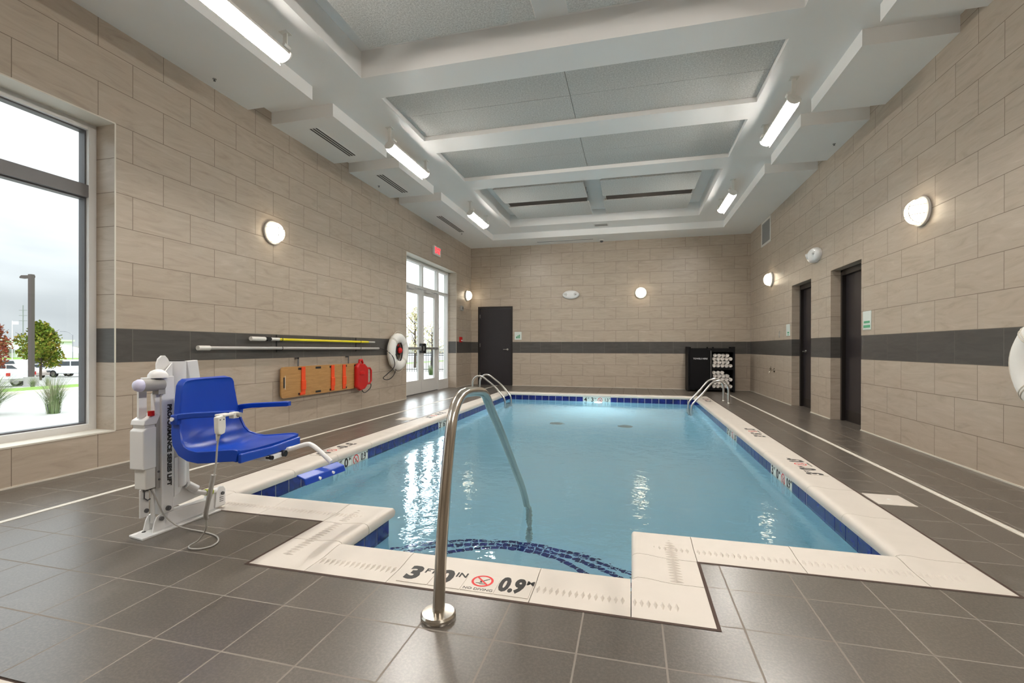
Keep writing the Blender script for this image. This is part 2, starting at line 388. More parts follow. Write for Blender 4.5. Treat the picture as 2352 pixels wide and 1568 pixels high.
# white slot drains let into the floor
for nm, x in (('left', -3.66), ('right', 2.143)):
    t = thing('slot_drain', 'long white slot drain strip in the floor along the %s wall' % ('window' if nm == 'left' else 'right, toilet door'), 'drain', (x, 5, 0))
    mb = MB(); mb.box(x-.021, x-.006, YF+.05, YB-.1, -.004, .0025); mb.box(x+.006, x+.021, YF+.05, YB-.1, -.004, .0025); part('edge_strip', mb, M['trim'], t)
    mb = MB(); mb.box(x-.006, x+.006, YF+.05, YB-.1, -.004, .0015); part('slot', mb, M['plastic'], t)
# skimmer lids
for lab, (a, b, c, d) in (('square white skimmer lid in the floor on the right side of the pool', (1.622, 1.848, 3.66, 3.905)), ('square white skimmer lid in the floor on the left side of the pool', (-3.34, -3.10, 6.15, 6.40))):
    t = thing('skimmer_lid', lab, 'lid', ((a+b)/2, (c+d)/2, 0)); mb = MB(); mb.box(a, b, c, d, -.01, .004); part('lid_plate', mb, M['coping'], t, bevel=.002)
    mb = MB(); mb.cyl(((a+b)/2, (c+d)/2, .003), ((a+b)/2, (c+d)/2, .0055), .012); part('lift_button', mb, M['plastic'], t)

# ---- ceiling: soffit boxes, flat frame, coffers
mb = MB()
TOP = 4.45
CX0, CX1 = -2.93, 1.475
mb.box(XL, XR, YF, YB, 4.36, TOP)
mb.box(XL, CX0, YF, YB, ZA, 4.37); mb.box(CX1, XR, YF, YB, ZA, 4.37)
for a, b in ((YF, 1.75), (4.62, 5.05), (6.25, 6.69), (7.94, 8.41), (11.23, YB)): mb.box(CX0, CX1, a, b, ZA, 4.37)
for a, b in ((5.04, 6.26), (6.68, 7.95)): mb.box(CX0, CX1, a, b, 4.16, 4.37)
BOXL = [(1.4, 4.63), (5.01, 6.31), (6.69, 8.03), (8.38, 11.85)]
BOXR = [(1.4, 4.74), (5.07, 6.35), (6.71, 8.02), (8.38, 11.85)]
for a, b in BOXL: mb.box(XL, -3.57, a, b, ZC, ZA+.02)
for a, b in BOXR: mb.box(2.10, XR, a, b, ZC, ZA+.02)
mb.box(XL, XR, 11.85, YB, ZC, ZA+.02)
struct(part('ceiling', mb, M['ceil']))

# acoustic panels in the coffers
def panel(x0, x1, y0, y1, z0, lab, grp=None, hung=False):
    t = thing('acoustic_panel', lab, 'ceiling panel', ((x0+x1)/2, (y0+y1)/2, z0), grp)
    m = MB(); m.box(x0, x1, y0, y1, z0, z0+.026); part('panel_board', m, M['panel'], t)
    m = MB()
    if hung:
        for x in (x0+.2, x1-.2):
            for y in (y0+.15, y1-.15): m.box(x-.015, x+.015, y-.015, y+.015, z0+.026, 4.362)
        m.box(x0+.02, x1-.02, y0+.03, y0+.07, z0+.026, z0+.05); m.box(x0+.02, x1-.02, y1-.07, y1-.03, z0+.026, z0+.05)
        part('hanger_frame', m, M['alumd'], t)
    return t
xm = (CX0+CX1)/2
for nm, (y0, ymid, y1) in (('second', (5.05, 5.66, 6.25)), ('third', (6.69, 7.34, 7.94))):
    for k, (a, b) in enumerate(((CX0+.004, xm-.003), (xm+.003, CX1-.004))):
        for j, (c, d) in enumerate(((y0+.004, ymid-.003), (ymid+.003, y1-.004))):
            panel(a, b, c, d, 4.12, 'rough grey panel in the %s coffer from the front, %s, %s row' % (nm, ('left half', 'right half')[k], ('nearer', 'farther')[j]))
for k, (a, b) in enumerate(((-2.63, -.88), (-.57, 1.18))):
    s = ('left', 'right')[k]
    panel(a, b, 3.22, 4.29, 4.14, 'rough grey panel hung in the nearest coffer, %s one' % s, hung=True)
    panel(a, b, 8.72, 9.62, 4.14, 'grey panel hung in the farthest coffer, %s one of the nearer row' % s, hung=True)
    panel(a, b, 9.93, 10.87, 4.14, 'grey panel hung in the farthest coffer, %s one of the farther row' % s, hung=True)
    t = thing('gap_shade_strip', 'long black strip painting the shaded gap between the two %s panels of the farthest coffer' % s, 'air vent', ((a+b)/2, 9.79, 4.18))
    m = MB(); m.box(a+.06, b-.03, 9.65, 9.92, 4.156, 4.20); part('gap_shade', m, M['black'], t)  # black box stands in for the shade between the panel rows
    m = MB(); m.box(a+.05, b-.02, 9.642, 9.65, 4.15, 4.36); m.box(a+.05, b-.02, 9.92, 9.928, 4.15, 4.36); part('slot_frame', m, M['plastic'], t)

# ================================================================ pool
pool = thing('swimming_pool', 'indoor swimming pool with cobalt tile waterline and cream coping', 'swimming pool', (-.7, 6.6, 0))
n = len(PW)
def off_pts(d):
    out = []
    for i in range(n):
        p0, p, p1 = Vector(PW[i-1]), Vector(PW[i]), Vector(PW[(i+1) % n])
        e0, e1 = (p-p0).normalized(), (p1-p).normalized(); n0, n1 = Vector((e0.y, -e0.x)), Vector((e1.y, -e1.x))
        out.append(p + (n0+n1)*d/(1+n0.dot(n1)))
    return out
IW = off_pts(.030)                              # face of the pool walls, behind the nosing
FLZ = -1.0
# basin: walls and floor
mb = MB()
for i in range(n):
    a, b = IW[i], IW[(i+1) % n]; mb.add([(a.x,a.y,-.05), (b.x,b.y,-.05), (b.x,b.y,FLZ-.3*0), (a.x,a.y,FLZ)], [(0,1,2,3)])
mb.add([(p.x, p.y, FLZ) for p in IW], [tuple(range(n))])
part('basin', mb, M['basin'], pool, fix=False)
# grey lane marks on the pool floor
# steps
def step_poly(r, z0, z1, mbx):
    c = (-.745, 2.215); K = 40; pts = []
    for i in range(K+1):
        a = PI*i/K; x, y = c[0] + r*math.cos(a), c[1] + r*math.sin(a)
        pts.append((x, y))
    return c, pts
SX0, SX1 = IW[1].x, IW[4].x
for si, (r, z, cx, cy) in enumerate(((.61, -.38, -.715, 2.31), (1.08, -.60, -.755, 2.09), (1.37, -.82, -.785, 2.06))):
    K = 48; yb = IW[2].y
    pts = []
    for i in range(K+1):
        a = PI*i/K; x, y = cx + (r+.02)*math.cos(a), cy + (r+.02)*math.sin(a)*.985
        if y < IW[0].y: x = min(max(x, SX0), SX1)
        pts.append((x, max(y, yb)))
    pts = [(pts[0][0], yb)] + pts + [(pts[-1][0], yb)]
    m = MB(); m.prism([(x, y, z) for x, y in pts], (0, 0, FLZ - z)); st = part('step', m, M['basin'], pool)
    # line of small cobalt tiles along the nosing
    m = MB(); L = r*PI; q = int(L/.056)
    for i in range(q):
        a0, a1 = PI*(i+.06)/q, PI*(i+.94)/q; vs = []
        for a, rr in ((a0, r-.019), (a1, r-.019), (a1, r+.017), (a0, r+.017)): vs.append((cx+rr*math.cos(a), cy+rr*math.sin(a)*.985))
        if min(v[1] for v in vs) < yb + .01: continue
        if any((v[0] < SX0 or v[0] > SX1) and v[1] < IW[0].y + .02 for v in vs): continue
        m.prism([(x, y, z+.003) for x, y in vs], (0, 0, -.03))
    part('nosing_tiles', m, M['cobalt'], st)
# waterline tiles
MARKS = []   # spans with marker tiles instead: (edge index, from, to) distances along the wall
def edge(i): a, b = IW[i], IW[(i+1) % n]; d = (b-a); L = d.length; return a, d.normalized(), L
def span(i, u0, u1):  # u0,u1 world coordinate along the edge
    a, d, L = edge(i); k = 0 if abs(d.x) > .5 else 1
    s = sorted(((u0-a[k])/d[k], (u1-a[k])/d[k])); return (i, s[0], s[1])
LEFT, RIGHT, BACK = 7, 5, 6
mL1, mL2 = span(LEFT, 3.92, 4.53), span(LEFT, 6.45, 7.06)
mR1, mR2, sR = span(RIGHT, 4.39, 5.00), span(RIGHT, 6.53, 7.14), span(RIGHT, 3.70, 4.07)
mB1 = span(BACK, -1.06, -.45)
MARKS = [mL1, mL2, mR1, mR2, mB1, sR]
mg = MB(); TZ1, TZ0 = -.052, -.202
for i in range(n):
    mb = MB(); a, d, L = edge(i); nrm = Vector((-d.y, d.x))
    A = a + nrm*.001; B = a + d*L + nrm*.001
    mg.add([(A.x,A.y,TZ1+.012),(B.x,B.y,TZ1+.012),(B.x,B.y,TZ0-.01),(A.x,A.y,TZ0-.01)], [(0,1,2,3)])
    free = [(0., L)]
    for (e, s0, s1) in MARKS:
        if e != i: continue
        nf = []
        for (p, q) in free:
            if s1 <= p or s0 >= q: nf.append((p, q))
            else:
                if s0 > p: nf.append((p, s0))
                if s1 < q: nf.append((s1, q))
        free = nf
    for (p, q) in free:
        k = max(1, round((q-p)/.1505)); w = (q-p)/k
        for j in range(k):
            s0, s1 = p + j*w + .0042, p + (j+1)*w - .0042
            if s1 - s0 < .01: continue
            P0, P1 = a + d*s0, a + d*s1
            mb.prism([(P0.x,P0.y,TZ0),(P1.x,P1.y,TZ0),(P1.x,P1.y,TZ1),(P0.x,P0.y,TZ1)], (nrm.x*.005, nrm.y*.005, 0))
        part('waterline_tiles', mb, M['cobalt'], pool); mb = MB()
part('tile_grout', mg, M['trim'], pool, fix=False)
# depth markers on the waterline
def no_diving(mbr, mbk, c, ux, uy, r, h=.0008):
    c, ux, uy = Vector(c), Vector(ux), Vector(uy); uz = ux.cross(uy)
    def P(x, y, z=0): return c + ux*x*r + uy*y*r + uz*(h + z)
    K = 28; vs = []
    for k in range(K):
        a = 2*PI*k/K; vs += [P(math.cos(a), math.sin(a)), P(.79*math.cos(a), .79*math.sin(a))]
    mbr.add(vs, [(2*k, 2*((k+1) % K), 2*((k+1) % K)+1, 2*k+1) for k in range(K)])
    mbr.add([P(-.66,.54,.0004), P(-.54,.66,.0004), P(.66,-.54,.0004), P(.54,-.66,.0004)], [(0,1,2,3)])
    # diving swimmer: head, slanting body, arms, legs and a wave line
    mbk.add([P(-.12+.11*math.cos(a), -.1+.11*math.sin(a)) for a in [2*PI*k/8 for k in range(8)]], [tuple(range(8))])
    for q in (((-.05,-.02),(.05,-.1),(.42,.28),(.34,.36)), ((-.12,-.22),(-.04,-.26),(.1,.02),(.02,.06)), ((.3,.3),(.38,.24),(.6,.42),(.54,.5)), ((-.55,-.38),(-.5,-.46),(.1,-.36),(.1,-.28)), ((-.2,-.5),(-.15,-.58),(.45,-.48),(.45,-.4))):
        mbk.add([P(*p) for p in q], [tuple(range(4))])
def depth_marker(span_, tiles, up_z=True):
    i, s0, s1 = span_; a, d, L = edge(i); nrm = Vector((-d.y, d.x, 0)); D = Vector((d.x, d.y, 0))
    A = Vector((a.x, a.y, 0)) + D*s0; W = s1 - s0; w = W/4
    ux = D; 
    # reading direction seen from the water: right hand side is -D when facing out of the pool
    ux = Vector((0,0,1)).cross(nrm)
    m = MB()
    for k in range(4):
        P0, P1 = A + D*(k*w+.002), A + D*((k+1)*w-.002)
        m.prism([(P0.x,P0.y,TZ0),(P1.x,P1.y,TZ0),(P1.x,P1.y,TZ1+.004),(P0.x,P0.y,TZ1+.004)], (nrm.x*.006, nrm.y*.006, 0))
    g = part('depth_marker', m, M['signw'], pool, label='white waterline depth tiles reading %s FT %s IN, no diving, %s M' % tiles)
    mid = A + D*W/2; zc = (TZ0+TZ1)/2 + .012
    def at(k): return mid + ux*((k-1.5)*w) + nrm*.0068 + Vector((0,0,zc))
    uz = Vector((0,0,1))
    for k, (big, small) in enumerate(((tiles[0], 'FT'), (tiles[1], 'IN'))):
        part('lettering', text_mb(big, .125, at(k) - ux*.018, ux, uz, bold=.004), M['ink'], g)
        part('lettering', text_mb(small, .036, at(k) + ux*.046 + uz*.03, ux, uz, bold=.001), M['ink'], g)
    r, kk = MB(), MB(); no_diving(r, kk, at(2), ux, uz, .052); part('red_ring', r, M['redink'], g, fix=False); part('diver_symbol', kk, M['ink'], g, fix=False)
    part('lettering', text_mb(tiles[2], .105, at(3) - ux*.012, ux, uz, bold=.003, stretch=.72), M['ink'], g)
    part('lettering', text_mb('M', .03, at(3) + ux*.058 + uz*.034, ux, uz, bold=.001), M['ink'], g)
for sp, tl in ((mL1, ('3', '0', '0.9')), (mL2, ('3', '6', '1.0')), (mR1, ('3', '0', '0.9')), (mR2, ('3', '6', '1.0')), (mB1, ('4', '3', '1.3'))): depth_marker(sp, tl)
# skimmer mouth on the right wall
i, s0, s1 = sR; a, d, L = edge(i); nrm = Vector((-d.y, d.x)); P0, P1 = a + d*(s0+.006), a + d*(s1-.006)
m = MB(); m.prism([(P0.x,P0.y,TZ0),(P1.x,P1.y,TZ0),(P1.x,P1.y,TZ1),(P0.x,P0.y,TZ1)], (nrm.x*.003, nrm.y*.003, 0)); part('skimmer_flap', m, M['cobalt'], pool)

# coping: stones swept along the edge with mitred corners
PROF = [(0.004,-.050),(-.001,-.036),(-.002,-.018),(.002,-.004),(.010,.006),(.026,.012),(.05,.0125),(.085,.010),(.13,.004),(.175,.001),(CW,.0005)]
OUTP = [off_pts(t) for t, z in PROF]
def mitre_pt(i, t):   # i: vertex index
    p0, p, p1 = Vector(PW[i-1]), Vector(PW[i % n]), Vector(PW[(i+1) % n])
    e0, e1 = (p-p0).normalized(), (p1-p).normalized(); n0, n1 = Vector((e0.y, -e0.x)), Vector((e1.y, -e1.x))
    return p + (n0+n1)*t/(1+n0.dot(n1))
def straight_pt(i, s, t):
    a, b = Vector(PW[i]), Vector(PW[(i+1) % n]); d = (b-a).normalized(); return a + d*s + Vector((d.y, -d.x))*t
def stone(stations):
    m = MB(); rows = []
    for st in stations:
        r = []
        for (t, z) in PROF:
            p = mitre_pt(st[1], t) if st[0] == 'c' else straight_pt(st[1], st[2], t); r.append((p.x, p.y, z))
        p = mitre_pt(st[1], CW) if st[0] == 'c' else straight_pt(st[1], st[2], CW); r.append((p.x, p.y, -.05))
        rows.append(r)
    m.grid([list(x) for x in rows], closed_u=True)
    k = len(rows[0]); m.add(rows[0], [tuple(range(k))[::-1]]); m.add(rows[-1], [tuple(range(k))])
    return m
GAP = .0017
def ridge_row(m, i, s0, s1, t0=.160, t1=.228):
    s = s0
    while s < s1:
        vs = [];
        for (q, t) in ((-.009, .5*(t0+t1)), (0, t0), (.009, .5*(t0+t1)), (0, t1)):
            p = straight_pt(i, s+q, t); vs.append((p.x, p.y, .0008))
        c = straight_pt(i, s, .5*(t0+t1)); vs.append((c.x, c.y, .0105))
        m.add(vs, [(0,1,4),(1,2,4),(2,3,4),(3,0,4)]); s += .0275
NSTONE = 0
for i in range(n):
    a, b = Vector(PW[i]), Vector(PW[(i+1) % n]); L = (b-a).length
    # is corner i / i+1 convex towards the water?
    def convex(j):
        p0, p, p1 = Vector(PW[j-1]), Vector(PW[j % n]), Vector(PW[(j+1) % n]); return (p-p0).cross(p1-p) < 0
    c0 = .004 if not convex(i) else CW
    c1 = .004 if not convex((i+1) % n) else CW
    k = max(1, round((L-c0-c1)/.61)); w = (L-c0-c1)/k
    cuts = [c0 + j*w for j in range(k+1)]
    if i == 2: cuts = [c0, .43, 1.085, L-c1]
    k = len(cuts) - 1
    if k > 0:
        for j in range(k):
            s0, s1 = cuts[j], cuts[j+1]
            cs = part('coping_stone', stone([('s', i, s0+GAP), ('s', i, s1-GAP)]), M['coping'], pool, smooth=40); NSTONE += 1
            marked = (i == 2 and j == 1) 
            if i in (0, 1, 2, 3, 4) and not marked:
                m = MB(); ridge_row(m, i, s0+.02, s1-.01); part('grip_ridges', m, M['coping'], cs, fix=False)
    # corner stone at vertex i+1 joins this edge end and next edge start
    j = (i+1) % n; a2, b2 = Vector(PW[j]), Vector(PW[(j+1) % n]); L2 = (b2-a2).length
    c0n = .004 if not convex(j) else CW
    cs = part('coping_stone', stone([('s', i, L-c1+GAP), ('c', j), ('s', j, c0n-GAP)]), M['coping'], pool, smooth=40); NSTONE += 1
    if i in (0, 1, 2, 3, 4):
        m = MB()
        if c1 > .2: ridge_row(m, i, L-c1+.02, L-.01)
        else: ridge_row(m, i, L-c1+.015, L+.18)
        part('grip_ridges', m, M['coping'], cs, fix=False)
        if c0n > .2 and j < 5: m = MB(); ridge_row(m, j, .03, c0n-.01); part('grip_ridges', m, M['coping'], cs, fix=False)
# dark sealant joint round the coping
mb = MB(); o1, o2 = off_pts(CW-.004), off_pts(CW+.011)
for i in range(n):
    j = (i+1) % n; mb.add([(o1[i].x,o1[i].y,.0012),(o2[i].x,o2[i].y,.0012),(o2[j].x,o2[j].y,.0012),(o1[j].x,o1[j].y,.0012)], [(0,1,2,3)])
part('sealant_joint', mb, M['sealant'], pool, fix=False)
# painted depth tiles let into the coping
def coping_mark(origin, ux, uy, tiles, lab, sc=1.0):
    o, ux, uy = Vector(origin), Vector(ux), Vector(uy); w = .153*sc
    m = MB()
    for k in range(4):
        c = o + ux*((k-1.5)*w) + uy*-.005; m.obox(c + Vector((0,0,.0016)), ux, uy, (0,0,1), w*.487, .078*sc, .0016)
    g = part('depth_marker', m, M['coping'], pool, label=lab)
    z = Vector((0,0,.0036))
    def at(k): return o + ux*((k-1.5)*w) + z
    for k, (big, small) in enumerate(((tiles[0], 'FT'), (tiles[1], 'IN'))):
        part('lettering', text_mb(big, .160*sc, at(k) - ux*.025, ux, uy, bold=.008, thick=.0003, stretch=.9), M['ink'], g)
        part('lettering', text_mb(small, .056*sc, at(k) + ux*.046 + uy*.034, ux, uy, bold=.0012, thick=.0003), M['ink'], g)
    r, kk = MB(), MB(); no_diving(r, kk, at(2) + uy*.008, ux, uy, .05*sc, .0002); part('red_ring', r, M['redink'], g, fix=False); part('diver_symbol', kk, M['ink'], g, fix=False)
    part('lettering', text_mb('NO DIVING', .026*sc, at(2) - uy*.064, ux, uy, thick=.0003), M['ink'], g)
    part('lettering', text_mb(tiles[2], .160*sc, at(3) - ux*.015, ux, uy, bold=.008, stretch=.58, thick=.0003), M['ink'], g)
    part('lettering', text_mb('M', .046*sc, at(3) + ux*.062 + uy*.038, ux, uy, bold=.0016, thick=.0003), M['ink'], g)
coping_mark((-.722, 1.985, 0), (1,0,0), (0,1,0), ('3','0','0.9'), 'depth tiles on the front coping reading 3 FT 0 IN, no diving, 0.9 M')
coping_mark((1.495, 4.66, 0), (0,1,0), (-1,0,0), ('3','0','0.9'), 'depth tiles on the right coping, nearer set, read from the right')
coping_mark((1.495, 6.38, 0), (0,1,0), (-1,0,0), ('3','6','1.0'), 'depth tiles on the right coping, middle set')
coping_mark((1.495, 10.1, 0), (0,1,0), (-1,0,0), ('4','3','1.3'), 'depth tiles on the right coping, farthest set')
coping_mark((-2.965, 4.22, 0), (0,-1,0), (1,0,0), ('3','0','0.9'), 'depth tiles on the left coping, nearer set, read from the window side')
coping_mark((-2.965, 6.75, 0), (0,-1,0), (1,0,0), ('3','6','1.0'), 'depth tiles on the left coping, farther set')
# underwater lamp in the far wall
m = MB(); yb_ = IW[6].y - .004; m.lathe([(.10, 0), (.10, .012), (.085, .02)], (-.72, yb_, -.27), (0,-1,0), 24); lp = part('underwater_lamp', m, M['white'], pool, smooth=30)
m = MB(); m.lathe([(.082, .018), (.06, .03), (.001, .034)], (-.72, yb_, -.27), (0,-1,0), 24); part('lamp_lens', m, M['sink'], lp, smooth=30)
# main drains on the floor
for x in (-1.3, -.1):
    m = MB(); m.cyl((x, 8.3, FLZ), (x, 8.3, FLZ+.012), .13, 20); part('main_drain', m, M['grayp'], pool)
# the water
mb = MB(); pts = off_pts(.029); W_ = [(p.x, p.y, ZW) for p in pts]; mb.add(W_, [tuple(range(n))])
wt = part('pool_water', mb, M['water'], None, fix=False); tag(wt, 'clear turquoise water filling the swimming pool', 'water', kind='stuff')
# spa coping in the near left corner
spa = thing('spa_coping', 'corner of cream coping with black depth mark at lower left of the photo', 'coping', (-1.96, .73, 0))
mb = MB(); mb.box(SP[0]+.012, SP[1]-.012, SP[2]+.012, SP[3]-.012, -.05, .004); part('coping_slab', mb, M['coping'], spa, bevel=.003)
mb = MB(); mb.box(SP[0], SP[1], SP[2], SP[3], -.06, -.004); part('sealant_joint', mb, M['sealant'], spa)
part('lettering', text_mb('3', .12, (-1.955, .955, .0045), (-1,0,0), (0,-1,0), bold=.004), M['ink'], spa)
# ================================================================ windows and doors
def pane(name, x, y0, y1, z0, z1, parent, th=.008):
    m = MB(); m.box(x-th/2, x+th/2, y0, y1, z0, z1); return part(name, m, M['glass'], parent)
WX = XL-.22                                    # room side of the frames
win = root_struct('window_1', (WX, 1.6, CO))
y0, y1, z0, z1 = W1
def frame_rect(m, x0, x1, a, b, c, d, w):
    m.box(x0, x1, a, a+w, c, d); m.box(x0, x1, b-w, b, c, d); m.box(x0, x1, a+w, b-w, c, c+w); m.box(x0, x1, a+w, b-w, d-w, d)
m = MB(); frame_rect(m, WX-.12, WX, y0, y1, z0, z1, .062); m.box(WX-.12, WX, 1.62, 1.70, z0+.062, z1-.062)
part('window_frame', m, M['alum'], win, bevel=.003)
m = MB(); m.box(WX-.12, WX-.002, y0+.062, y1-.062, 2.385, 2.495); part('transom_bar', m, M['alum_shaded'], win, bevel=.003)
m = MB()
for (a, b) in ((y0+.062, 1.62), (1.70, y1-.062)):
    for (c, d) in ((z0+.062, 2.385), (2.495, z1-.062)): frame_rect(m, WX-.105, WX-.035, a, b, c, d, .012)
part('gasket', m, M['darkg'], win)
for (a, b) in ((y0+.07, 1.62), (1.70, y1-.07)):
    for (c, d) in ((z0+.07, 2.385), (2.495, z1-.07)): pane('glass_pane', WX-.07, a, b, c, d, win)

# glazed entrance doors on the left
dr = root_struct('door_1', (WX, 10.1, 0))
a0, b0 = D1[0], D1[1]; FX0, FX1 = WX-.11, WX
m = MB(); m.box(FX0, FX1, a0, a0+.06, 0, 3.03); m.box(FX0, FX1, b0-.06, b0, 0, 3.03); m.box(FX0, FX1, a0+.06, b0-.06, 2.965, 3.03)
m.box(FX0, FX1, a0+.06, b0-.06, 2.40, 2.47)
for y in (8.98, 10.82): m.box(FX0, FX1, y, y+.07, 0, 2.40)
for y in (8.98, 10.0-.06, 10.82): m.box(FX0+.01, FX1-.005, y, y+.06, 2.47, 2.965)
m.box(FX0, FX1, 10.89, b0-.06, 0, .25); m.box(FX0, FX1, a0+.06, 8.98, 0, .25)
part('door_frame', m, M['alum'], dr, bevel=.003)
for (a, b, c, d) in ((8.76, 8.98, 2.47, 2.965), (9.04, 9.94, 2.47, 2.965), (10.0, 10.82, 2.47, 2.965), (10.88, 11.45, 2.47, 2.965), (10.89, 11.45, .25, 2.40), (8.76, 8.98, .25, 2.40)): pane('glass_pane', WX-.055, a, b, c, d, dr)
for (a, b, s) in ((9.055, 9.93, 1), (9.945, 10.815, -1)):
    m = MB(); X0, X1 = WX-.075, WX-.03
    m.box(X0, X1, a, a+.125, .012, 2.395); m.box(X0, X1, b-.125, b, .012, 2.395); m.box(X0, X1, a+.125, b-.125, .012, .31); m.box(X0, X1, a+.125, b-.125, 2.275, 2.395)
    lf = part('door_leaf', m, M['alum'], dr, bevel=.002); pane('glass_pane', WX-.052, a+.125, b-.125, .31, 2.275, lf)
    m = MB(); m.box(WX-.03, WX+.035, a+.05, b-.05, 1.01, 1.065); m.box(WX-.03, WX+.03, (b-.14 if s > 0 else a+.04), (b-.04 if s > 0 else a+.14), .985, 1.09)
    pb = part('push_bar', m, M['alumd'], lf, bevel=.004)
    m = MB(); yy = b-.075 if s > 0 else a+.075; m.box(WX-.02, WX+.045, yy-.03, yy+.03, .93, 1.15); part('latch_case', m, M['black'], lf, bevel=.005)
    m = MB(); m.box(WX-.03, WX+.04, a+.12, a+.40, 2.345, 2.395); m.beam((WX+.02, a+.38, 2.36), (WX+.08, b-.18, 2.42), .02, .014); part('door_closer', m, M['alum'], lf, bevel=.004)
m = MB(); m.box(WX-.14, WX, 9.05, 10.82, 0, .012); part('threshold', m, M['darkg'], dr)

# solid dark doors
def lever(parent, p, face, along, mat):
    # p: spindle point on the leaf, face: direction into the room, along: direction of the grip
    p, f, l = Vector(p), Vector(face), Vector(along); m = MB(); m.cyl(p, p+f*.012, .028, 20); m.cyl(p, p+f*.055, .010, 12); m.tube([p+f*.05, p+f*.052+l*.05, p+f*.05+l*.115], .0095, 10)
    return part('door_handle', m, mat, parent, smooth=40)
d2 = root_struct('door_2', (-3.74, YB, 0))
m = MB(); X0, X1, Y0, Y1 = -4.253, -3.233, YB+.0, YB+.12
m.box(X0, X0+.05, Y0-.012, Y1, 0, 2.225); m.box(X1-.05, X1, Y0-.012, Y1, 0, 2.225); m.box(X0+.05, X1-.05, Y0-.012, Y1, 2.165, 2.225); part('door_frame', m, M['doorf'], d2, bevel=.003)
m = MB(); m.box(X0+.053, X1-.053, YB+.018, YB+.062, .001, 2.162); lf = part('door_leaf', m, M['doord'], d2)
lever(d2, (-3.385, YB+.018, 1.01), (0,-1,0), (-1,0,0), M['satin'])
for z in (.25, 1.08, 1.9):
    m = MB(); m.cyl((X0+.052, YB+.012, z), (X0+.052, YB+.012, z+.1), .007, 8); part('hinge', m, M['satin'], d2)
for k, (a, b) in enumerate(((8.65, 9.60), (6.92, 7.87))):
    d = root_struct('door_%d' % (3+k), (XR+.13, (a+b)/2, 0)); x = XR+.128
    m = MB(); m.box(x, x+.15, a, a+.05, 0, 2.205); m.box(x, x+.15, b-.05, b, 0, 2.205); m.box(x, x+.15, a+.05, b-.05, 2.12, 2.205); part('door_frame', m, M['doorf'], d, bevel=.003)
    m = MB(); m.box(x+.05, x+.095, a+.053, b-.053, .001, 2.117); part('door_leaf', m, M['doord'], d)
    if k == 0: lever(d, (x+.05, b-.17, 1.0), (-1,0,0), (0,-1,0), M['satin'])
    m = MB(); m.box(x+.045, x+.05, a+.08, b-.08, .02, .16); part('kick_plate', m, M['doorf'], d)

# ================================================================ lamps
def linear_lamp(xc, y0, y1, side, lab):
    # side +1: lamp on the left row, tilted towards the pool (+x)
    t = thing('linear_ceiling_lamp', lab, 'lamp', (xc, (y0+y1)/2, ZA), 'linear lamps under the ceiling')
    th = math.radians(24)*side; ax = Vector((math.cos(th), 0, math.sin(th))); az = Vector((-math.sin(th), 0, math.cos(th)))
    c = Vector((xc, (y0+y1)/2, 3.805)); L = (y1-y0)/2
    m = MB(); m.obox(c + az*.034, ax, (0,1,0), az, .068, L, .022); m.obox(c + az*-.003 - ax*.0655*side, ax, (0,1,0), az, .003, L, .030); m.obox(c + az*.066, ax, (0,1,0), az, .042, L-.01, .012); hs = part('housing', m, M['plastic'], t, bevel=.006)
    m = MB(); m.obox(c + az*.0095, ax, (0,1,0), az, .060, L-.014, .0035); part('lens', m, M['lamp'], t)
    for e, s in ((y0-.008, -1), (y1+.008, 1)):
        m = MB(); m.lathe([(.073, -.009), (.075, 0), (.073, .009)], (c.x, e, c.z+.025), (0,1,0), 24, sx=1, sy=.68, up=ax); part('end_cap', m, M['plastic'], t, smooth=40)
        m = MB(); m.box(xc-.022, xc+.022, e-.006, e+.006, 3.83, ZA-.004); m.cyl((xc, e-.016*1, 3.845), (xc, e+.016, 3.845), .016, 14); br = part('bracket', m, M['plastic'], t)
        m = MB(); m.box(xc-.045, xc+.045, e-.04, e+.04, ZA-.006, ZA); part('ceiling_plate', m, M['plastic'], t)
        m = MB(); m.cyl((xc+.05*side, e, 3.90), (xc+.05*side, e-s*.08, 3.90), .016, 12); m.beam((xc, e, 3.86), (xc+.05*side, e-s*.02, 3.90), .018, .012); part('aiming_knuckle', m, M['plastic'], t, smooth=40)
linear_lamp(-3.215, 2.63, 3.77, 1, 'lit linear lamp over the window side, nearest to the front')
linear_lamp(-3.215, 5.77, 6.90, 1, 'lit linear lamp over the window side, middle one')
linear_lamp(-3.215, 9.06, 10.12, 1, 'lit linear lamp over the window side, farthest one')
linear_lamp(1.745, 5.81, 6.93, -1, 'lit linear lamp on the right side, nearer one')
linear_lamp(1.745, 9.02, 10.14, -1, 'lit linear lamp on the right side, farther one')
for x, s in ((-3.215, 1), (1.745, -1)): linear_lamp(x, -.55, .59, s, 'unseen linear lamp added to the %s row behind the photographer' % ('left' if s > 0 else 'right'))  # unseen pair added behind the camera for light
linear_lamp(1.745, 2.60, 3.72, -1, 'linear lamp of the right row above the front of the pool')

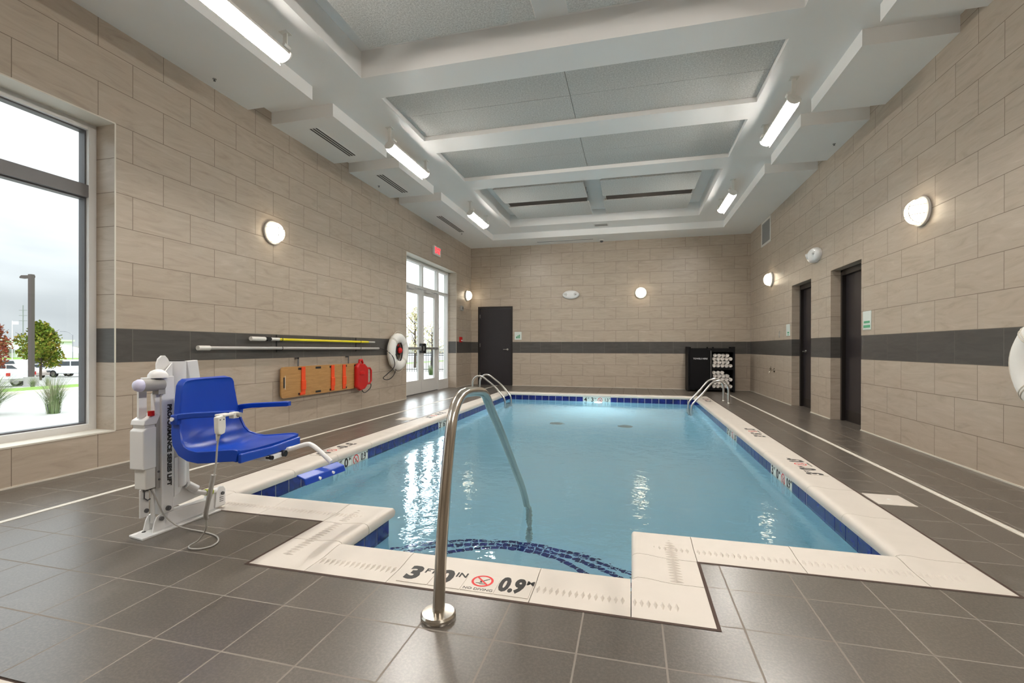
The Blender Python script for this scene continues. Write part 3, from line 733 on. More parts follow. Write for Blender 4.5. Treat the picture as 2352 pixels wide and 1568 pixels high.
def sconce(p, nrm, lab):
    p, f = Vector(p), Vector(nrm); t = thing('bulkhead_sconce', lab, 'lamp', p, 'round caged wall lamps'); up = Vector((0,0,1)); sd = up.cross(f)
    m = MB(); m.lathe([(.142, 0), (.150, .012), (.148, .03), (.138, .036)], p, f, 32, up=up); part('base_ring', m, M['alum'], t, smooth=35)
    m = MB(); m.lathe([(.128, .030), (.127, .06), (.118, .09), (.098, .117), (.065, .136), (.03, .144), (.001, .146)], p, f, 32, up=up); part('globe', m, M['globe'], t, smooth=60)
    def dome(u, v):   # point on the cage surface
        r = math.hypot(u, v); q = min(1, r/.131); h = .036 + .116*math.sqrt(max(0, 1-q**2.6)); return p + sd*u + up*v + f*h
    m = MB()
    for k in (-.045, .045):
        e = math.sqrt(.131**2-k*k); m.tube([dome(k, e*math.sin(a)) for a in [-PI/2+PI*i/14 for i in range(15)]], .0036, 6); m.tube([dome(e*math.sin(a), k) for a in [-PI/2+PI*i/14 for i in range(15)]], .0036, 6)
    part('wire_guard', m, M['grayp'], t, smooth=60)
sconce((XL, 5.016, 2.52), (1,0,0), 'round caged sconce on the left wall above the pool lift')
sconce((XL, 12.30, 2.515), (1,0,0), 'round caged sconce on the left wall past the glazed doors')
sconce((.238, YB, 2.505), (0,-1,0), 'round caged sconce on the far wall')
sconce((XR, 5.61, 2.445), (-1,0,0), 'round caged sconce on the right wall near the front')
sconce((XR, 10.88, 2.51), (-1,0,0), 'round caged sconce on the right wall beyond the toilet doors')

def emergency(p, nrm, lab):
    p, f = Vector(p), Vector(nrm); t = thing('emergency_light', lab, 'emergency light', p, 'two headed emergency lights'); up = Vector((0,0,1)); sd = up.cross(f)
    m = MB(); m.lathe([(.135, 0), (.14, .02), (.135, .055), (.115, .08), (.068, .095), (.001, .10)], p, f, 30, sx=.85, sy=1.65, up=up); part('body', m, M['white'], t, smooth=45)
    for s in (-1, 1):
        c = p + sd*s*.125 + f*.075 + up*.01; d = (f + sd*s*.75 - up*.35).normalized()
        m = MB(); m.lathe([(.02, -.03), (.045, 0), (.047, .028), (.038, .030)], c, d, 20); h = part('lamp_head', m, M['white'], t, smooth=45)
        m = MB(); m.lathe([(.037, .024), (.02, .03), (.001, .032)], c, d, 20); part('reflector', m, M['satin'], h, smooth=45)
emergency((XR, 8.42, 2.545), (-1,0,0), 'white two headed emergency light above the toilet doors')
emergency((-1.60, YB, 2.50), (0,-1,0), 'white two headed emergency light on the far wall')

# ================================================================ ceiling fittings
def vent(x0, x1, y0, y1, lab):
    t = thing('slot_vent', lab, 'air vent', ((x0+x1)/2, (y0+y1)/2, ZC), 'three slot air vents in the soffit')
    m = MB(); m.box(x0-.018, x1+.018, y0-.018, y1+.018, ZC-.003, ZC+.001); part('vent_frame', m, M['ceil'], t)
    m = MB(); w = (x1-x0)/5
    for k in (0, 2, 4): m.box(x0+k*w, x0+(k+1)*w, y0, y1, ZC-.0045, ZC-.002)
    part('slots', m, M['black'], t)
    m = MB()
    for k in (1, 3): m.box(x0+k*w+w*.2, x0+(k+1)*w-w*.2, y0, y1, ZC-.006, ZC-.001)
    part('blades', m, M['alum'], t)
vent(-4.075, -3.965, 5.23, 6.11, 'three slot vent in the nearest ventilated soffit box'); vent(-4.09, -3.97, 6.90, 7.79, 'three slot vent in the middle soffit box'); vent(-4.105, -3.985, 9.38, 10.79, 'three slot vent in the farthest soffit box')
t = thing('linear_vent', 'thin grey slot vent in the soffit in front of the far wall', 'air vent', (-1.72, 12.31, ZC)); m = MB(); m.box(-2.465, -.976, 12.29, 12.34, ZC-.004, ZC); part('slot', m, M['grille'], t); m = MB(); m.box(-2.485, -.956, 12.27, 12.36, ZC-.0025, ZC+.001); part('slot_frame', m, M['ceil'], t)
t = thing('security_camera', 'small dark dome camera under the soffit by the far wall', 'camera', (-.765, 12.45, ZC)); m = MB(); m.lathe([(.06,0),(.062,-.02),(.05,-.03)], (-.765,12.45,ZC), (0,0,1), 20); part('mount', m, M['plastic'], t, smooth=40); m = MB(); m.lathe([(.046,-.028),(.043,-.05),(.03,-.066),(.001,-.074)], (-.765,12.45,ZC), (0,0,1), 20); part('dome', m, M['darkg'], t, smooth=60)
t = thing('ceiling_grille', 'small pale square grille in the flat ceiling behind the farthest coffer', 'air vent', (-.72, 11.55, ZA)); m = MB(); m.box(-.90, -.54, 11.42, 11.66, ZA-.006, ZA); part('grille_frame', m, M['plastic'], t); m = MB()
for k in range(7): m.box(-.87, -.57, 11.45+k*.028, 11.46+k*.028, ZA-.010, ZA-.005)
part('slats', m, M['grayp'], t)
for x, y, z, lab in ((-4.30, 4.01, ZC, 'small sprinkler head under the nearest soffit box on the left'), (-4.32, 7.37, ZC, 'small sprinkler head under the soffit box beside the middle vent'), (-4.11, 10.95, ZC, 'small sprinkler head beyond the farthest vent'), (2.73, 7.40, ZC, 'small sprinkler head under the right hand soffit')):
    t = thing('sprinkler_head', lab, 'sprinkler', (x, y, z)); m = MB(); m.cyl((x,y,z), (x,y,z-.004), .020, 18); part('escutcheon', m, M['grayp'], t)
    m = MB(); m.cyl((x,y,z-.004), (x,y,z-.020), .006, 10); m.cyl((x,y,z-.020), (x,y,z-.023), .012, 12); part('deflector', m, M['darkg'], t)

# ================================================================ wall fittings
t = thing('exit_sign', 'red lit EXIT sign above the glazed doors', 'sign', (XL, 10.18, 3.32)); m = MB(); m.box(XL, XL+.05, 9.99, 10.37, 3.215, 3.43); part('sign_box', m, M['plastic'], t, bevel=.006)
part('lettering', text_mb('EXIT', .185, (XL+.0515, 10.18, 3.322), (0,1,0), (0,0,1), bold=.010, thick=.001, stretch=.82), M['exitm'], t)
t = thing('wall_grille', 'grey square return air grille high on the right wall', 'air vent', (XR, 11.29, 3.6)); m = MB(); frame_rect(m, XR-.014, XR, 10.93, 11.65, 3.335, 3.885, .045); part('grille_frame', m, M['plastic'], t, bevel=.003); m = MB(); m.box(XR-.004, XR, 10.97, 11.61, 3.375, 3.845); part('grille_back', m, M['grille'], t); m = MB()
for k in range(22): m.box(XR-.010, XR-.004, 10.975, 11.605, 3.385+k*.021, 3.391+k*.021)
part('louvres', m, M['grayp'], t)
t = thing('door_sensor', 'small grey box on the left wall below the far sconce', 'wall box', (XL, 11.87, 2.13)); m = MB(); m.box(XL, XL+.05, 11.80, 11.94, 2.06, 2.19); part('case', m, M['grayp'], t, bevel=.008); m = MB(); m.box(XL+.05, XL+.054, 11.83, 11.91, 2.09, 2.16); part('face', m, M['darkg'], t)
t = thing('fire_alarm_pull', 'small red fire alarm pull station beside the glazed doors', 'alarm', (XL, 11.80, 1.27)); m = MB(); m.box(XL, XL+.045, 11.73, 11.87, 1.20, 1.345); part('case', m, M['red'], t, bevel=.006); m = MB(); m.box(XL+.045, XL+.062, 11.75, 11.85, 1.235, 1.265); part('pull_bar', m, M['whiteink'], t)
def plaque(c, nrm, w, h, lab, lines):
    c, f = Vector(c), Vector(nrm); up = Vector((0,0,1)); ux = up.cross(f); t = thing('door_sign', lab, 'sign', c, 'small pale door signs with green print')
    m = MB(); m.obox(c + f*.004, ux, up, f, w/2, h/2, .004); part('plate', m, M['signw'], t, bevel=.002)
    for (kind, a) in lines:
        if kind == 't': part('lettering', text_mb(a[0], a[1], c + ux*a[2] + up*a[3] + f*.0085, ux, up, bold=.002), M['green'], t)
        else: m = MB(); m.obox(c + ux*a[0] + up*a[1] + f*.0085, ux, up, f, a[2]/2, a[3]/2, .0006); part('green_stripe', m, M['green'], t)
plaque((XR, 6.755, 1.405), (-1,0,0), .205, .235, 'pale sign with two green lines right of the nearer toilet door', [('s', (0, -.02, .15, .028)), ('s', (0, -.075, .17, .034))])
plaque((XR, 9.79, 1.40), (-1,0,0), .20, .22, 'pale sign with a green mark beside the farther toilet door', [('s', (.02, -.05, .10, .03)), ('s', (.02, -.09, .10, .014))])
plaque((-3.075, YB, 1.393), (0,-1,0), .20, .22, 'pale sign with green figures right of the far dark door', [('s', (-.04, -.045, .035, .05)), ('s', (0, -.03, .03, .08)), ('s', (.04, -.02, .03, .10))])
t = thing('wall_switch', 'slim steel switch plate on the right wall near the far corner', 'switch', (XR, 10.34, 1.34)); m = MB(); m.box(XR-.006, XR, 10.305, 10.375, 1.27, 1.40); part('plate', m, M['satin'], t, bevel=.001); m = MB(); m.box(XR-.012, XR-.006, 10.325, 10.355, 1.31, 1.36); part('rocker', m, M['plastic'], t)
t = thing('hose_tap', 'chrome hose tap low on the right wall near the far corner', 'tap', (XR, 10.655, .60)); p = Vector((XR, 10.655, .60))
m = MB(); m.cyl(p, p+Vector((-.008,0,0)), .045, 20); m.cyl(p, p+Vector((-.08,0,0)), .014, 12); m.tube([p+Vector((-.06,0,0)), p+Vector((-.09,0,-.02)), p+Vector((-.10,0,-.07))], .013, 10); part('spout', m, M['steel'], t, smooth=40)
m = MB(); m.beam(p+Vector((-.07,-.055,.035)), p+Vector((-.07,.055,.035)), .012, .012); m.beam(p+Vector((-.07,0,-.02)), p+Vector((-.07,0,.085)), .012, .012, up=(1,0,0)); m.cyl(p+Vector((-.06,0,.035)), p+Vector((-.085,0,.035)), .018, 12); part('cross_handle', m, M['steel'], t, smooth=40)

# ring buoys
def ring_buoy(c, nrm, R1, r, lab):
    c, f = Vector(c), Vector(nrm); up = Vector((0,0,1)); sd = up.cross(f); t = thing('ring_buoy', lab, 'ring buoy', c, 'white ring buoys'); o = c + f*(r*.75+.03)
    m = MB(); K = 48; rows = []
    for i in range(K):
        a = 2*PI*i/K; d = sd*math.cos(a) + up*math.sin(a); bulge = 1 + .02*math.sin(7*a)
        rows.append([o + d*(R1 + r*math.cos(b)*bulge) + f*(r*.75*math.sin(b)) for b in [2*PI*j/18 for j in range(18)]])
    rows.append(rows[0]); m.grid(rows, closed_u=True); part('ring', m, M['foam'], t, smooth=80)
    for k in range(4):
        a = PI/4 + k*PI/2; d = sd*math.cos(a) + up*math.sin(a); tt = -sd*math.sin(a) + up*math.cos(a)
        m = MB(); 
        for s in (-.012, .012): m.tube([o + d*(R1 + (r+.003)*math.cos(b)) + f*((r*.75+.003)*math.sin(b)) + tt*s for b in [2*PI*j/18 for j in range(18)]], .004, 6, closed=True)
        part('rope_wrap', m, M['trim'], t, smooth=60)
    m = MB(); pts = []
    for k in range(64):
        a = 2*PI*k/64; q = math.sin(2*a)**2; pts.append(o + (sd*math.cos(a) + up*math.sin(a))*(R1+r+.006+.03*math.sin(2*a+PI/2)**2) + f*.01)
    m.tube(pts, .0055, 8, closed=True); part('grab_rope', m, M['trim'], t, smooth=60)
    return t, o
rb, o = ring_buoy((XL, 8.165, .975), (1,0,0), .262, .098, 'white ring buoy hung on the left wall beside the glazed doors')
m = MB(); m.beam((XL, 8.165, 1.08), (XL+.10, 8.165, 1.08), .05, .012); m.beam((XL+.09, 8.165, 1.08), (XL+.13, 8.165, 1.17), .05, .012); part('hook', m, M['red'], rb)
m = MB(); m.ball((XL+.14, 8.17, 1.00), .045, .06, .06); part('float', m, M['red'], rb, smooth=60)
m = MB(); m.tube(smooth_path([(XL+.15, 8.12, 1.14), (XL+.14, 8.05, 1.10), (XL+.14, 8.03, .95), (XL+.13, 8.10, .82), (XL+.13, 8.20, .80), (XL+.13, 8.27, .9), (XL+.13, 8.28, 1.05), (XL+.14, 8.2, 1.15)]), .013, 8); part('rope_coil', m, M['rope'], rb, smooth=60)
ring_buoy((XR, 3.92, .945), (-1,0,0), .262, .098, 'white ring buoy on the right wall, cut by the right edge of the photo')

# rescue poles and their wall hooks
t = thing('rescue_pole', 'yellow rescue pole with white grip hung on the dark tile band', 'pole', (XL+.06, 6, 1.15)); x = XL+.075
def yz(y): return 1.157 - (y-4.66)*.0035
m = MB(); m.cyl((x, 5.02, yz(5.02)), (x, 7.16, yz(7.16)), .0165, 14); part('shaft', m, M['yellow'], t, smooth=40)
m = MB(); m.cyl((x, 4.60, 1.157), (x, 4.82, 1.157), .026, 14); m.cyl((x, 4.92, 1.157), (x, 5.06, 1.157), .020, 14); part('grip', m, M['plastic'], t, smooth=40)
m = MB(); m.cyl((x, 4.80, 1.157), (x, 4.94, 1.157), .019, 14); m.box(x-.02, x+.02, 4.85, 4.90, 1.13, 1.18); part('clamp', m, M['black'], t, smooth=40)
m = MB(); m.cyl((x, 7.14, yz(7.14)), (x, 7.36, yz(7.36)), .014, 14); part('inner_tube', m, M['pole'], t, smooth=40)
t = thing('shepherd_crook', 'long pale grey rescue pole below the yellow one, with black crook cord', 'pole', (XL+.06, 6, 1.04))
m = MB(); m.cyl((x, 4.02, 1.045), (x, 7.50, 1.038), .0185, 14); part('shaft', m, M['pole'], t, smooth=40)
m = MB(); m.cyl((x, 3.90, 1.045), (x, 4.04, 1.045), .026, 14); part('grip', m, M['plastic'], t, smooth=40)
m = MB(); m.tube(smooth_path([(x, 7.50, 1.038), (x+.01, 7.62, 1.03), (x+.03, 7.78, .98), (x+.10, 7.86, .86), (x+.13, 7.83, .70), (x+.05, 7.72, .57), (x, 7.66, .50), (x, 7.76, .46), (x, 7.92, .47), (x+.02, 8.02, .54), (x+.05, 8.05, .66), (x+.09, 8.01, .80), (x+.10, 7.94, .92), (x+.04, 7.85, 1.0)]), .0075, 8); part('crook_cord', m, M['rope'], t, smooth=60)
for k, y in enumerate((5.10, 6.90)):
    t = thing('pole_hook', 'thin black double wall hook holding the two poles at the %s' % ('grip end' if k == 0 else 'door end'), 'hook', (XL, y, 1.1))
    m = MB(); m.box(XL, XL+.006, y-.008, y+.008, .99, 1.215); part('hook_strip', m, M['black'], t)
    for z in (yz(y), 1.042):
        m = MB(); m.tube([(XL, y, z-.027), (XL+.04, y, z-.031)] + arc((x, y, z), .028, -PI/2, .55*PI/2, 6, (1,0,0), (0,0,1)), .0035, 8); part('hook_arm', m, M['black'], t, smooth=60)

# spine board
bx = XL+.055; t = thing('spine_board', 'wooden spine board with orange straps hung on the left wall', 'rescue board', (bx, 6, .6))
Y0b, Y1b, Z0b, Z1b = 5.10, 6.95, .385, .795
holes = [(5.14, 5.165, .52, .66)] + [(y, y+.12, z, z+.03) for y in (5.42, 5.78, 6.10, 6.42, 6.74) for z in (Z0b+.018, Z1b-.048)]
def board_pts():
    pts = []; r = .05
    for (cy_, cz_, a0) in ((Y1b-r, Z1b-r, 0), (Y0b+r, Z1b-r, PI/2), (Y0b+r, Z0b+r, PI), (Y1b-r, Z0b+r, 1.5*PI)):
        for k in range(6): a = a0 + PI/2*k/5; pts.append((bx, cy_+r*math.cos(a), cz_+r*math.sin(a)))
    return pts
m = MB(); m.prism(board_pts(), (.018, 0, 0)); part('board', m, M['wood'], t)
for (a, b, c, d) in holes:
    m = MB(); m.box(bx+.0165, bx+.0188, a, b, c, d); part('hand_slot', m, M['black'], t, bevel=.0)
m = MB(); m.box(bx+.017, bx+.0195, 5.168, 5.176, .50, .68); part('slot_rim', m, M['trim'], t)
for (y, w, lo) in ((5.475, .075, 1), (6.13, .075, 0), (6.42, .075, 0)):
    m = MB(); m.box(bx+.019, bx+.034, y, y+w, Z0b+.02, Z1b-.01); m.box(bx+.019, bx+.042, y-.005, y+w+.005, .47, .60)
    if lo: m.box(bx+.02, bx+.036, y-.03, y+w-.01, Z0b+.015, Z0b+.05)
    part('strap', m, M['orange'], t, bevel=.006)
for y in (5.45, 6.62):
    m = MB(); m.box(bx-.01, bx-.004, y-.012, y+.012, Z1b-.02, .915); m.box(XL, bx-.004, y-.012, y+.012, .895, .915); part('hanging_strap', m, M['darkg'], t)
t = thing('head_immobiliser', 'bright red head immobiliser strapped to the door end of the spine board', 'rescue gear', (bx+.02, 6.9, .6)); X0, X1 = bx+.0195, bx+.085
m = MB(); m.prism([(X0, 6.73, .40), (X0, 6.73, .74), (X0, 6.80, .80), (X0, 6.97, .78), (X0, 7.07, .71), (X0, 7.07, .44), (X0, 6.97, .36), (X0, 6.84, .34)], (X1-X0, 0, 0)); part('body', m, M['red'], t, bevel=.02)
m = MB(); m.box(X1-.01, X1+.012, 6.80, 6.93, .60, .66); part('pad', m, M['red'], t, bevel=.01)
m = MB(); m.tube([(X0+.03, 7.05, .70), (X0+.03, 7.16, .70), (X0+.03, 7.20, .66), (X0+.03, 7.20, .48), (X0+.03, 7.16, .44), (X0+.03, 7.05, .44)], .017, 10); part('carry_handle', m, M['red'], t, smooth=50)
m = MB(); m.tube([(X0+.03, 6.84, .78), (X0+.03, 6.85, .845), (X0+.03, 6.91, .85), (X0+.03, 6.94, .79)], .02, 10); part('top_loop', m, M['red'], t, smooth=50)
m = MB(); m.tube(smooth_path([(X0+.03, 6.90, .36), (X0+.04, 6.96, .30), (X0+.04, 7.06, .31), (X0+.04, 7.17, .37), (X0+.04, 7.18, .43)]), .007, 8); part('chin_cord', m, M['rope'], t, smooth=50)

# towel cart
CY0, CY1, CX_0, CX_1 = 12.06, 12.60, 1.335, 2.395
t = thing('towel_cart', 'black towel cabinet with drop door and open towel shelves by the far wall', 'cabinet', ((CX_0+CX_1)/2, 12.33, 0))
m = MB(); m.box(CX_0, CX_0+.04, CY0, CY1, 0, 1.09); part('side_panel', m, M['blackm'], t, bevel=.003)
m = MB(); m.box(CX_1-.04, CX_1, CY0, CY1, 0, 1.09); part('side_panel', m, M['blackm'], t, bevel=.003)
m = MB(); m.box(CX_0+.04, CX_1-.04, CY0+.02, CY1, 1.03, 1.055); part('top', m, M['blackm'], t)
m = MB(); m.box(CX_0+.04, CX_1-.04, CY0+.02, CY1, .05, .09); part('bottom', m, M['blackm'], t)
m = MB(); m.box(CX_0+.04, CX_1-.04, CY1-.02, CY1, .09, 1.03); part('back_panel', m, M['blackm'], t)
DV = 1.858
m = MB(); m.box(DV, DV+.03, CY0+.01, CY1-.02, .09, 1.03); part('divider', m, M['blackm'], t)
m = MB(); m.box(CX_0+.045, DV-.004, CY0, CY0+.02, .09, 1.025); dd = part('drop_door', m, M['blackm'], t, bevel=.003)
part('lettering', text_mb('TOWELS HERE', .050, ((CX_0+.045+DV)/2+.0, CY0-.0015, .80), (1,0,0), (0,0,1), bold=.001), M['whiteink'], dd)
m = MB(); m.box(DV-.004, DV+.004, CY0-.006, CY0+.01, .28, 1.0); part('door_edge_strip', m, M['grayp'], t)
m = MB(); m.box(DV+.03, CX_1-.04, CY0+.02, CY1-.02, .535, .585); part('shelf', m, M['blackm'], t)
m = MB(); m.box(DV+.03, CX_1-.04, CY0+.0, CY0+.02, .96, 1.03); part('upper_rail', m, M['blackm'], t)
for xx in (CX_0+.06, DV-.07, DV+.06, CX_1-.10): m = MB(); m.cyl((xx, CY0+.1, 1.055), (xx, CY0+.1, 1.085), .02, 12); part('top_peg', m, M['blackm'], t)
def towel(c, r, lab, grp):
    tb = MB(); c = Vector(c); L = .20; K = 26; rows = []
    pts = [];
    for i in range(K*2+1):
        a = 2*PI*i/K; q = r*(.30 + .70*i/(K*2)); pts.append((q*math.cos(a), q*math.sin(a)))
    th = r*.30; vs = []
    for (y, k) in ((0, 1.0), (L, 1.0)):
        pass
    outer = [(r*math.cos(2*PI*i/20)*(1+.03*math.sin(3*2*PI*i/20)), r*math.sin(2*PI*i/20)) for i in range(20)]
    prof = []
    for (s, y) in ((.25, .012), (.42, .004), (.50, .010), (.62, .001), (.70, .009), (.82, .0), (.93, .008), (1.0, .022)): prof.append([c + Vector((x*s, y, z*s)) for x, z in outer])
    prof.append([c + Vector((x, L, z)) for x, z in outer]); prof.append([c + Vector((x*.3, L, z*.3)) for x, z in outer])
    tb.grid(prof, closed_u=True); nq = 20
    tb.add(prof[0], [tuple(range(nq))]); tb.add(prof[-1], [tuple(range(nq))[::-1]])
    o = part('rolled_towel', tb, M['towel'], None, smooth=50); tag(o, lab, 'towel', grp); return o
def fill(z0, rows, lab, grp):
    X0_, X1_ = DV+.032, CX_1-.042; r = .0445; k = 0; proto = None
    for j, cnt in enumerate(rows):
        offx = r if j % 2 == 0 else r*1.5
        for i in range(cnt):
            if rows[j] < 0: continue
            x_ = X0_ + offx + i*(X1_-X0_-2*r)/4.02; z_ = z0 + r + j*r*1.86
            y_ = CY0+.035 + R.uniform(-.012, .015)
            if proto is None: proto = towel((x_, y_, z_), r, lab, grp); p0 = Vector((x_, y_, z_))
            else:
                o = proto.copy(); COL.objects.link(o); o.location = (x_-p0.x, y_-p0.y, z_-p0.z)
fill(.586, [5, 4, 5, 4], 'rolled white towel in the upper opening of the black cabinet', 'rolled towels in the upper compartment')
fill(.091, [5, 4, 5, 4, 3], 'rolled white towel in the lower opening of the black cabinet', 'rolled towels in the lower compartment')

# ================================================================ rails
def flange(parent, c, r=.06, R2=None):
    m = MB(); m.lathe([(r, 0), (r, .010), (r*.93, .018), (r*.55, .022), (r*.50, .034), (.025, .036)], c, (0,0,1), 32); return part('floor_flange', m, M['steel'], parent, smooth=35)
t = thing('grab_rail', 'polished steel grab rail curving from the front deck into the pool', 'hand rail', (-.727, 1.68, 0))
pth = [(-.727,1.685,.0), (-.729,1.72,.25), (-.733,1.775,.50), (-.737,1.835,.70)]
pth = [Vector(p) for p in pth] + [Vector(p) for p in ((-.740,1.885,.785), (-.742,1.945,.826), (-.744,2.01,.842), (-.745,2.09,.843), (-.745,2.20,.835), (-.745,2.29,.822), (-.745,2.345,.798), (-.746,2.39,.765), (-.748,2.47,.70), (-.752,2.62,.59), (-.757,2.82,.43), (-.762,3.05,.24), (-.766,3.30,.03), (-.768,3.45,-.14), (-.768,3.52,-.26), (-.768,3.54,-.45), (-.768,3.54,-.70), (-.768,3.54,-1.0))]
m = MB(); m.tube(smooth_path(pth, 5), .0235, 20); part('rail_tube', m, M['steel'], t, smooth=60)
m = MB(); c0 = Vector((-.727, 1.685, 0)); m.lathe([(.066,0),(.068,.006),(.068,.016),(.062,.024),(.030,.026)], c0, (0,0,1), 36); part('floor_flange', m, M['steel'], t, smooth=30)
def ladder(side, xd, xw, ya, yb, lab):
    t = thing('pool_ladder', lab, 'pool ladder', ((xd+xw)/2, (ya+yb)/2, 0), 'steel pool ladders at the far corners'); s = 1 if xw > xd else -1
    for y in (ya, yb):
        p = [(xd, y, 0), (xd, y, .22), (xd+s*.01, y, .32), (xd+s*.06, y, .40), (xd+s*.14, y, .44), (xd+s*.23, y, .425), (xd+s*.31, y, .375), (xw-s*.22, y, .21), (xw-s*.08, y, .05), (xw-s*.02, y, -.03), (xw, y, -.12), (xw, y, -.30), (xw-s*.0, y, -.78)]
        m = MB(); m.tube(smooth_path(p, 4), .021, 14); part('rail', m, M['satin'], t, smooth=60)
        m = MB(); m.lathe([(.05, 0), (.05, .01), (.03, .016), (.022, .03)], (xd, y, 0), (0,0,1), 20); part('floor_flange', m, M['satin'], t, smooth=40)
    for z in (-.28, -.50, -.72):
        m = MB(); m.box(xw-.045, xw+.045, ya+.015, yb-.015, z-.012, z+.012); part('tread', m, M['satin'], t, bevel=.004)
ladder('l', -3.36, -2.62, 9.62, 10.14, 'steel pool ladder at the far left, beside the glazed doors')
ladder('r', 1.78, 1.12, 9.52, 10.02, 'steel pool ladder at the far right, in front of the towel cabinet')
# ================================================================ pool lift
lift = thing('pool_lift', 'white pool access lift with blue moulded seat at the left front of the pool', 'pool lift', (-2.62, 2.2, 0))
MX = -2.60
# foot and ground beam
m = MB(); m.prism([(-2.69,1.965,0), (-2.565,1.945,0), (-2.555,2.438,0), (-2.70,2.438,0)], (0,0,.012)); foot = part('foot_plate', m, M['white'], lift, bevel=.003)
m = MB(); m.cyl((-2.655, 2.02, .012), (-2.655, 2.02, .014), .010, 12); part('bolt_hole', m, M['black'], foot)
m = MB(); m.prism([(-2.66,2.08,.012), (-2.66,2.50,.012), (-2.66,2.50,.125), (-2.66,2.42,.13), (-2.66,2.40,.085), (-2.66,2.12,.095)], (.065,0,0)); part('ground_beam', m, M['white'], lift, bevel=.004)
for x in (-2.665, -2.60):
    m = MB(); m.prism([(x, 2.02, .012), (x, 2.09, .012), (x, 2.09, .075)] + [(x, 2.065+.025*math.cos(a), .075+.025*math.sin(a)) for a in (PI*.25, PI*.5, PI*.75)] + [(x, 2.035, .07)], (.008, 0, 0)); part('foot_lug', m, M['white'], lift)
m = MB(); m.cyl((-2.592, 2.068, .078), (-2.58, 2.068, .078), .012, 10); part('bolt', m, M['darkg'], lift)
m = MB(); m.prism([(-2.60, 2.42, .02), (-2.60, 2.50, .02), (-2.60, 2.50, .12), (-2.60, 2.485, .145), (-2.60, 2.455, .15), (-2.60, 2.43, .12)], (.012, 0, 0)); eb = part('end_bracket', m, M['white'], lift, bevel=.003)
m = MB(); m.cyl((-2.588, 2.475, .10), (-2.580, 2.475, .10), .011, 12); part('bolt', m, M['darkg'], eb)
m = MB()
for z in (.05, .062, .074): m.box(-2.589, -2.587, 2.455, 2.485, z, z+.004)
part('end_marks', m, M['darkg'], eb)
# column: front channel with the lettering, round mast, side web
m = MB(); m.box(-2.66, -2.60, 2.078, 2.155, .095, .885); ch = part('column', m, M['white'], lift, bevel=.006)
m = MB(); m.box(-2.662, -2.592, 2.072, 2.083, .095, .885); part('column_flange', m, M['white'], lift, bevel=.003)
part('lettering', text_mb('PROFORMANCE SERIES LIFT', .034, (-2.5985, 2.124, .485), (0,0,-1), (0,1,0), bold=.0016, stretch=1.12), M['ink'], ch)
m = MB(); m.cyl((-2.6, 2.115, .121), (-2.588, 2.115, .121), .014, 12); m.cyl((-2.59, 2.115, .121), (-2.584, 2.115, .121), .008, 8); part('bolt', m, M['darkg'], lift)
m = MB(); m.cyl((-2.655, 2.213, .22), (-2.655, 2.213, .968), .050, 28); part('mast', m, M['white'], lift, smooth=40)
m = MB(); m.cyl((-2.655, 2.213, .968), (-2.655, 2.213, .974), .044, 28); part('mast_cap', m, M['black'], lift, smooth=40)
wb = [(.10, 2.15), (.36, 2.15)]
web = [(2.13, .10), (2.41, .12)] + [(2.41-.13*math.sin(a), .26-.13*math.cos(a)) for a in [PI/2*i/8 for i in range(1, 9)]] + [(2.275, .42), (2.262, .50), (2.13, .50)]
m = MB(); m.prism([(-2.632, y, z) for y, z in web], (-.016, 0, 0)); part('side_web', m, M['white'], lift, bevel=.002)
m = MB(); pts = [(2.165, .17)] + [(2.165+.055*math.sin(a), .245-.075*math.cos(a)) for a in [PI/2*i/6 for i in range(7)]] + [(2.228, .40), (2.165, .40)]
m.prism([(-2.612, y, z) for y, z in pts], (-.02, 0, 0)); part('web_fairing', m, M['white'], lift, bevel=.003)
m = MB(); m.tube([(-2.62, 2.27, .19), (-2.61, 2.31, .155), (-2.60, 2.36, .135), (-2.60, 2.43, .125)], .016, 12); part('latch_tube', m, M['white'], lift, smooth=50)
m = MB(); m.cyl((-2.62, 2.255, .215), (-2.60, 2.30, .175), .024, 14); part('latch_sleeve', m, M['white'], lift, smooth=50)
m = MB(); m.cyl((-2.60, 2.36, .137), (-2.60, 2.405, .130), .020, 14); part('level_cap', m, M['lime'], lift, smooth=50)
# head plates
hp = [(2.078, .86), (2.078, .955), (2.088, .985), (2.108, 1.003), (2.128, 1.003), (2.145, .985), (2.160, .955), (2.16, .86)]
m = MB(); m.prism([(-2.635, y, z) for y, z in hp], (-.012, 0, 0)); part('head_plate', m, M['white'], lift, bevel=.002)
m = MB(); m.prism([(-2.60, 2.078, .885), (-2.62, 2.16, .885), (-2.62, 2.16, .96)], (.0, -.0, .0) if False else (-.010, 0, 0)); part('head_gusset', m, M['white'], lift)
m = MB(); m.lathe([(.050, 0), (.048, .018), (.036, .036), (.018, .046), (.001, .049)], (-2.61, 2.065, .878), (0,0,1), 20); part('pivot_dome', m, M['white'], lift, smooth=60)
m = MB(); m.box(-2.655, -2.60, 2.00, 2.10, .872, .882); part('pivot_plate', m, M['white'], lift, bevel=.003)
m = MB(); m.cyl((-2.604, 2.055, .905), (-2.596, 2.055, .905), .010, 10); part('bolt', m, M['darkg'], lift)
m = MB(); m.prism([(-2.625, 2.258, .968), (-2.625, 2.330, .972), (-2.625, 2.372, .70), (-2.625, 2.30, .70)], (-.035, 0, 0)); part('slanted_cover', m, M['white'], lift, bevel=.003)
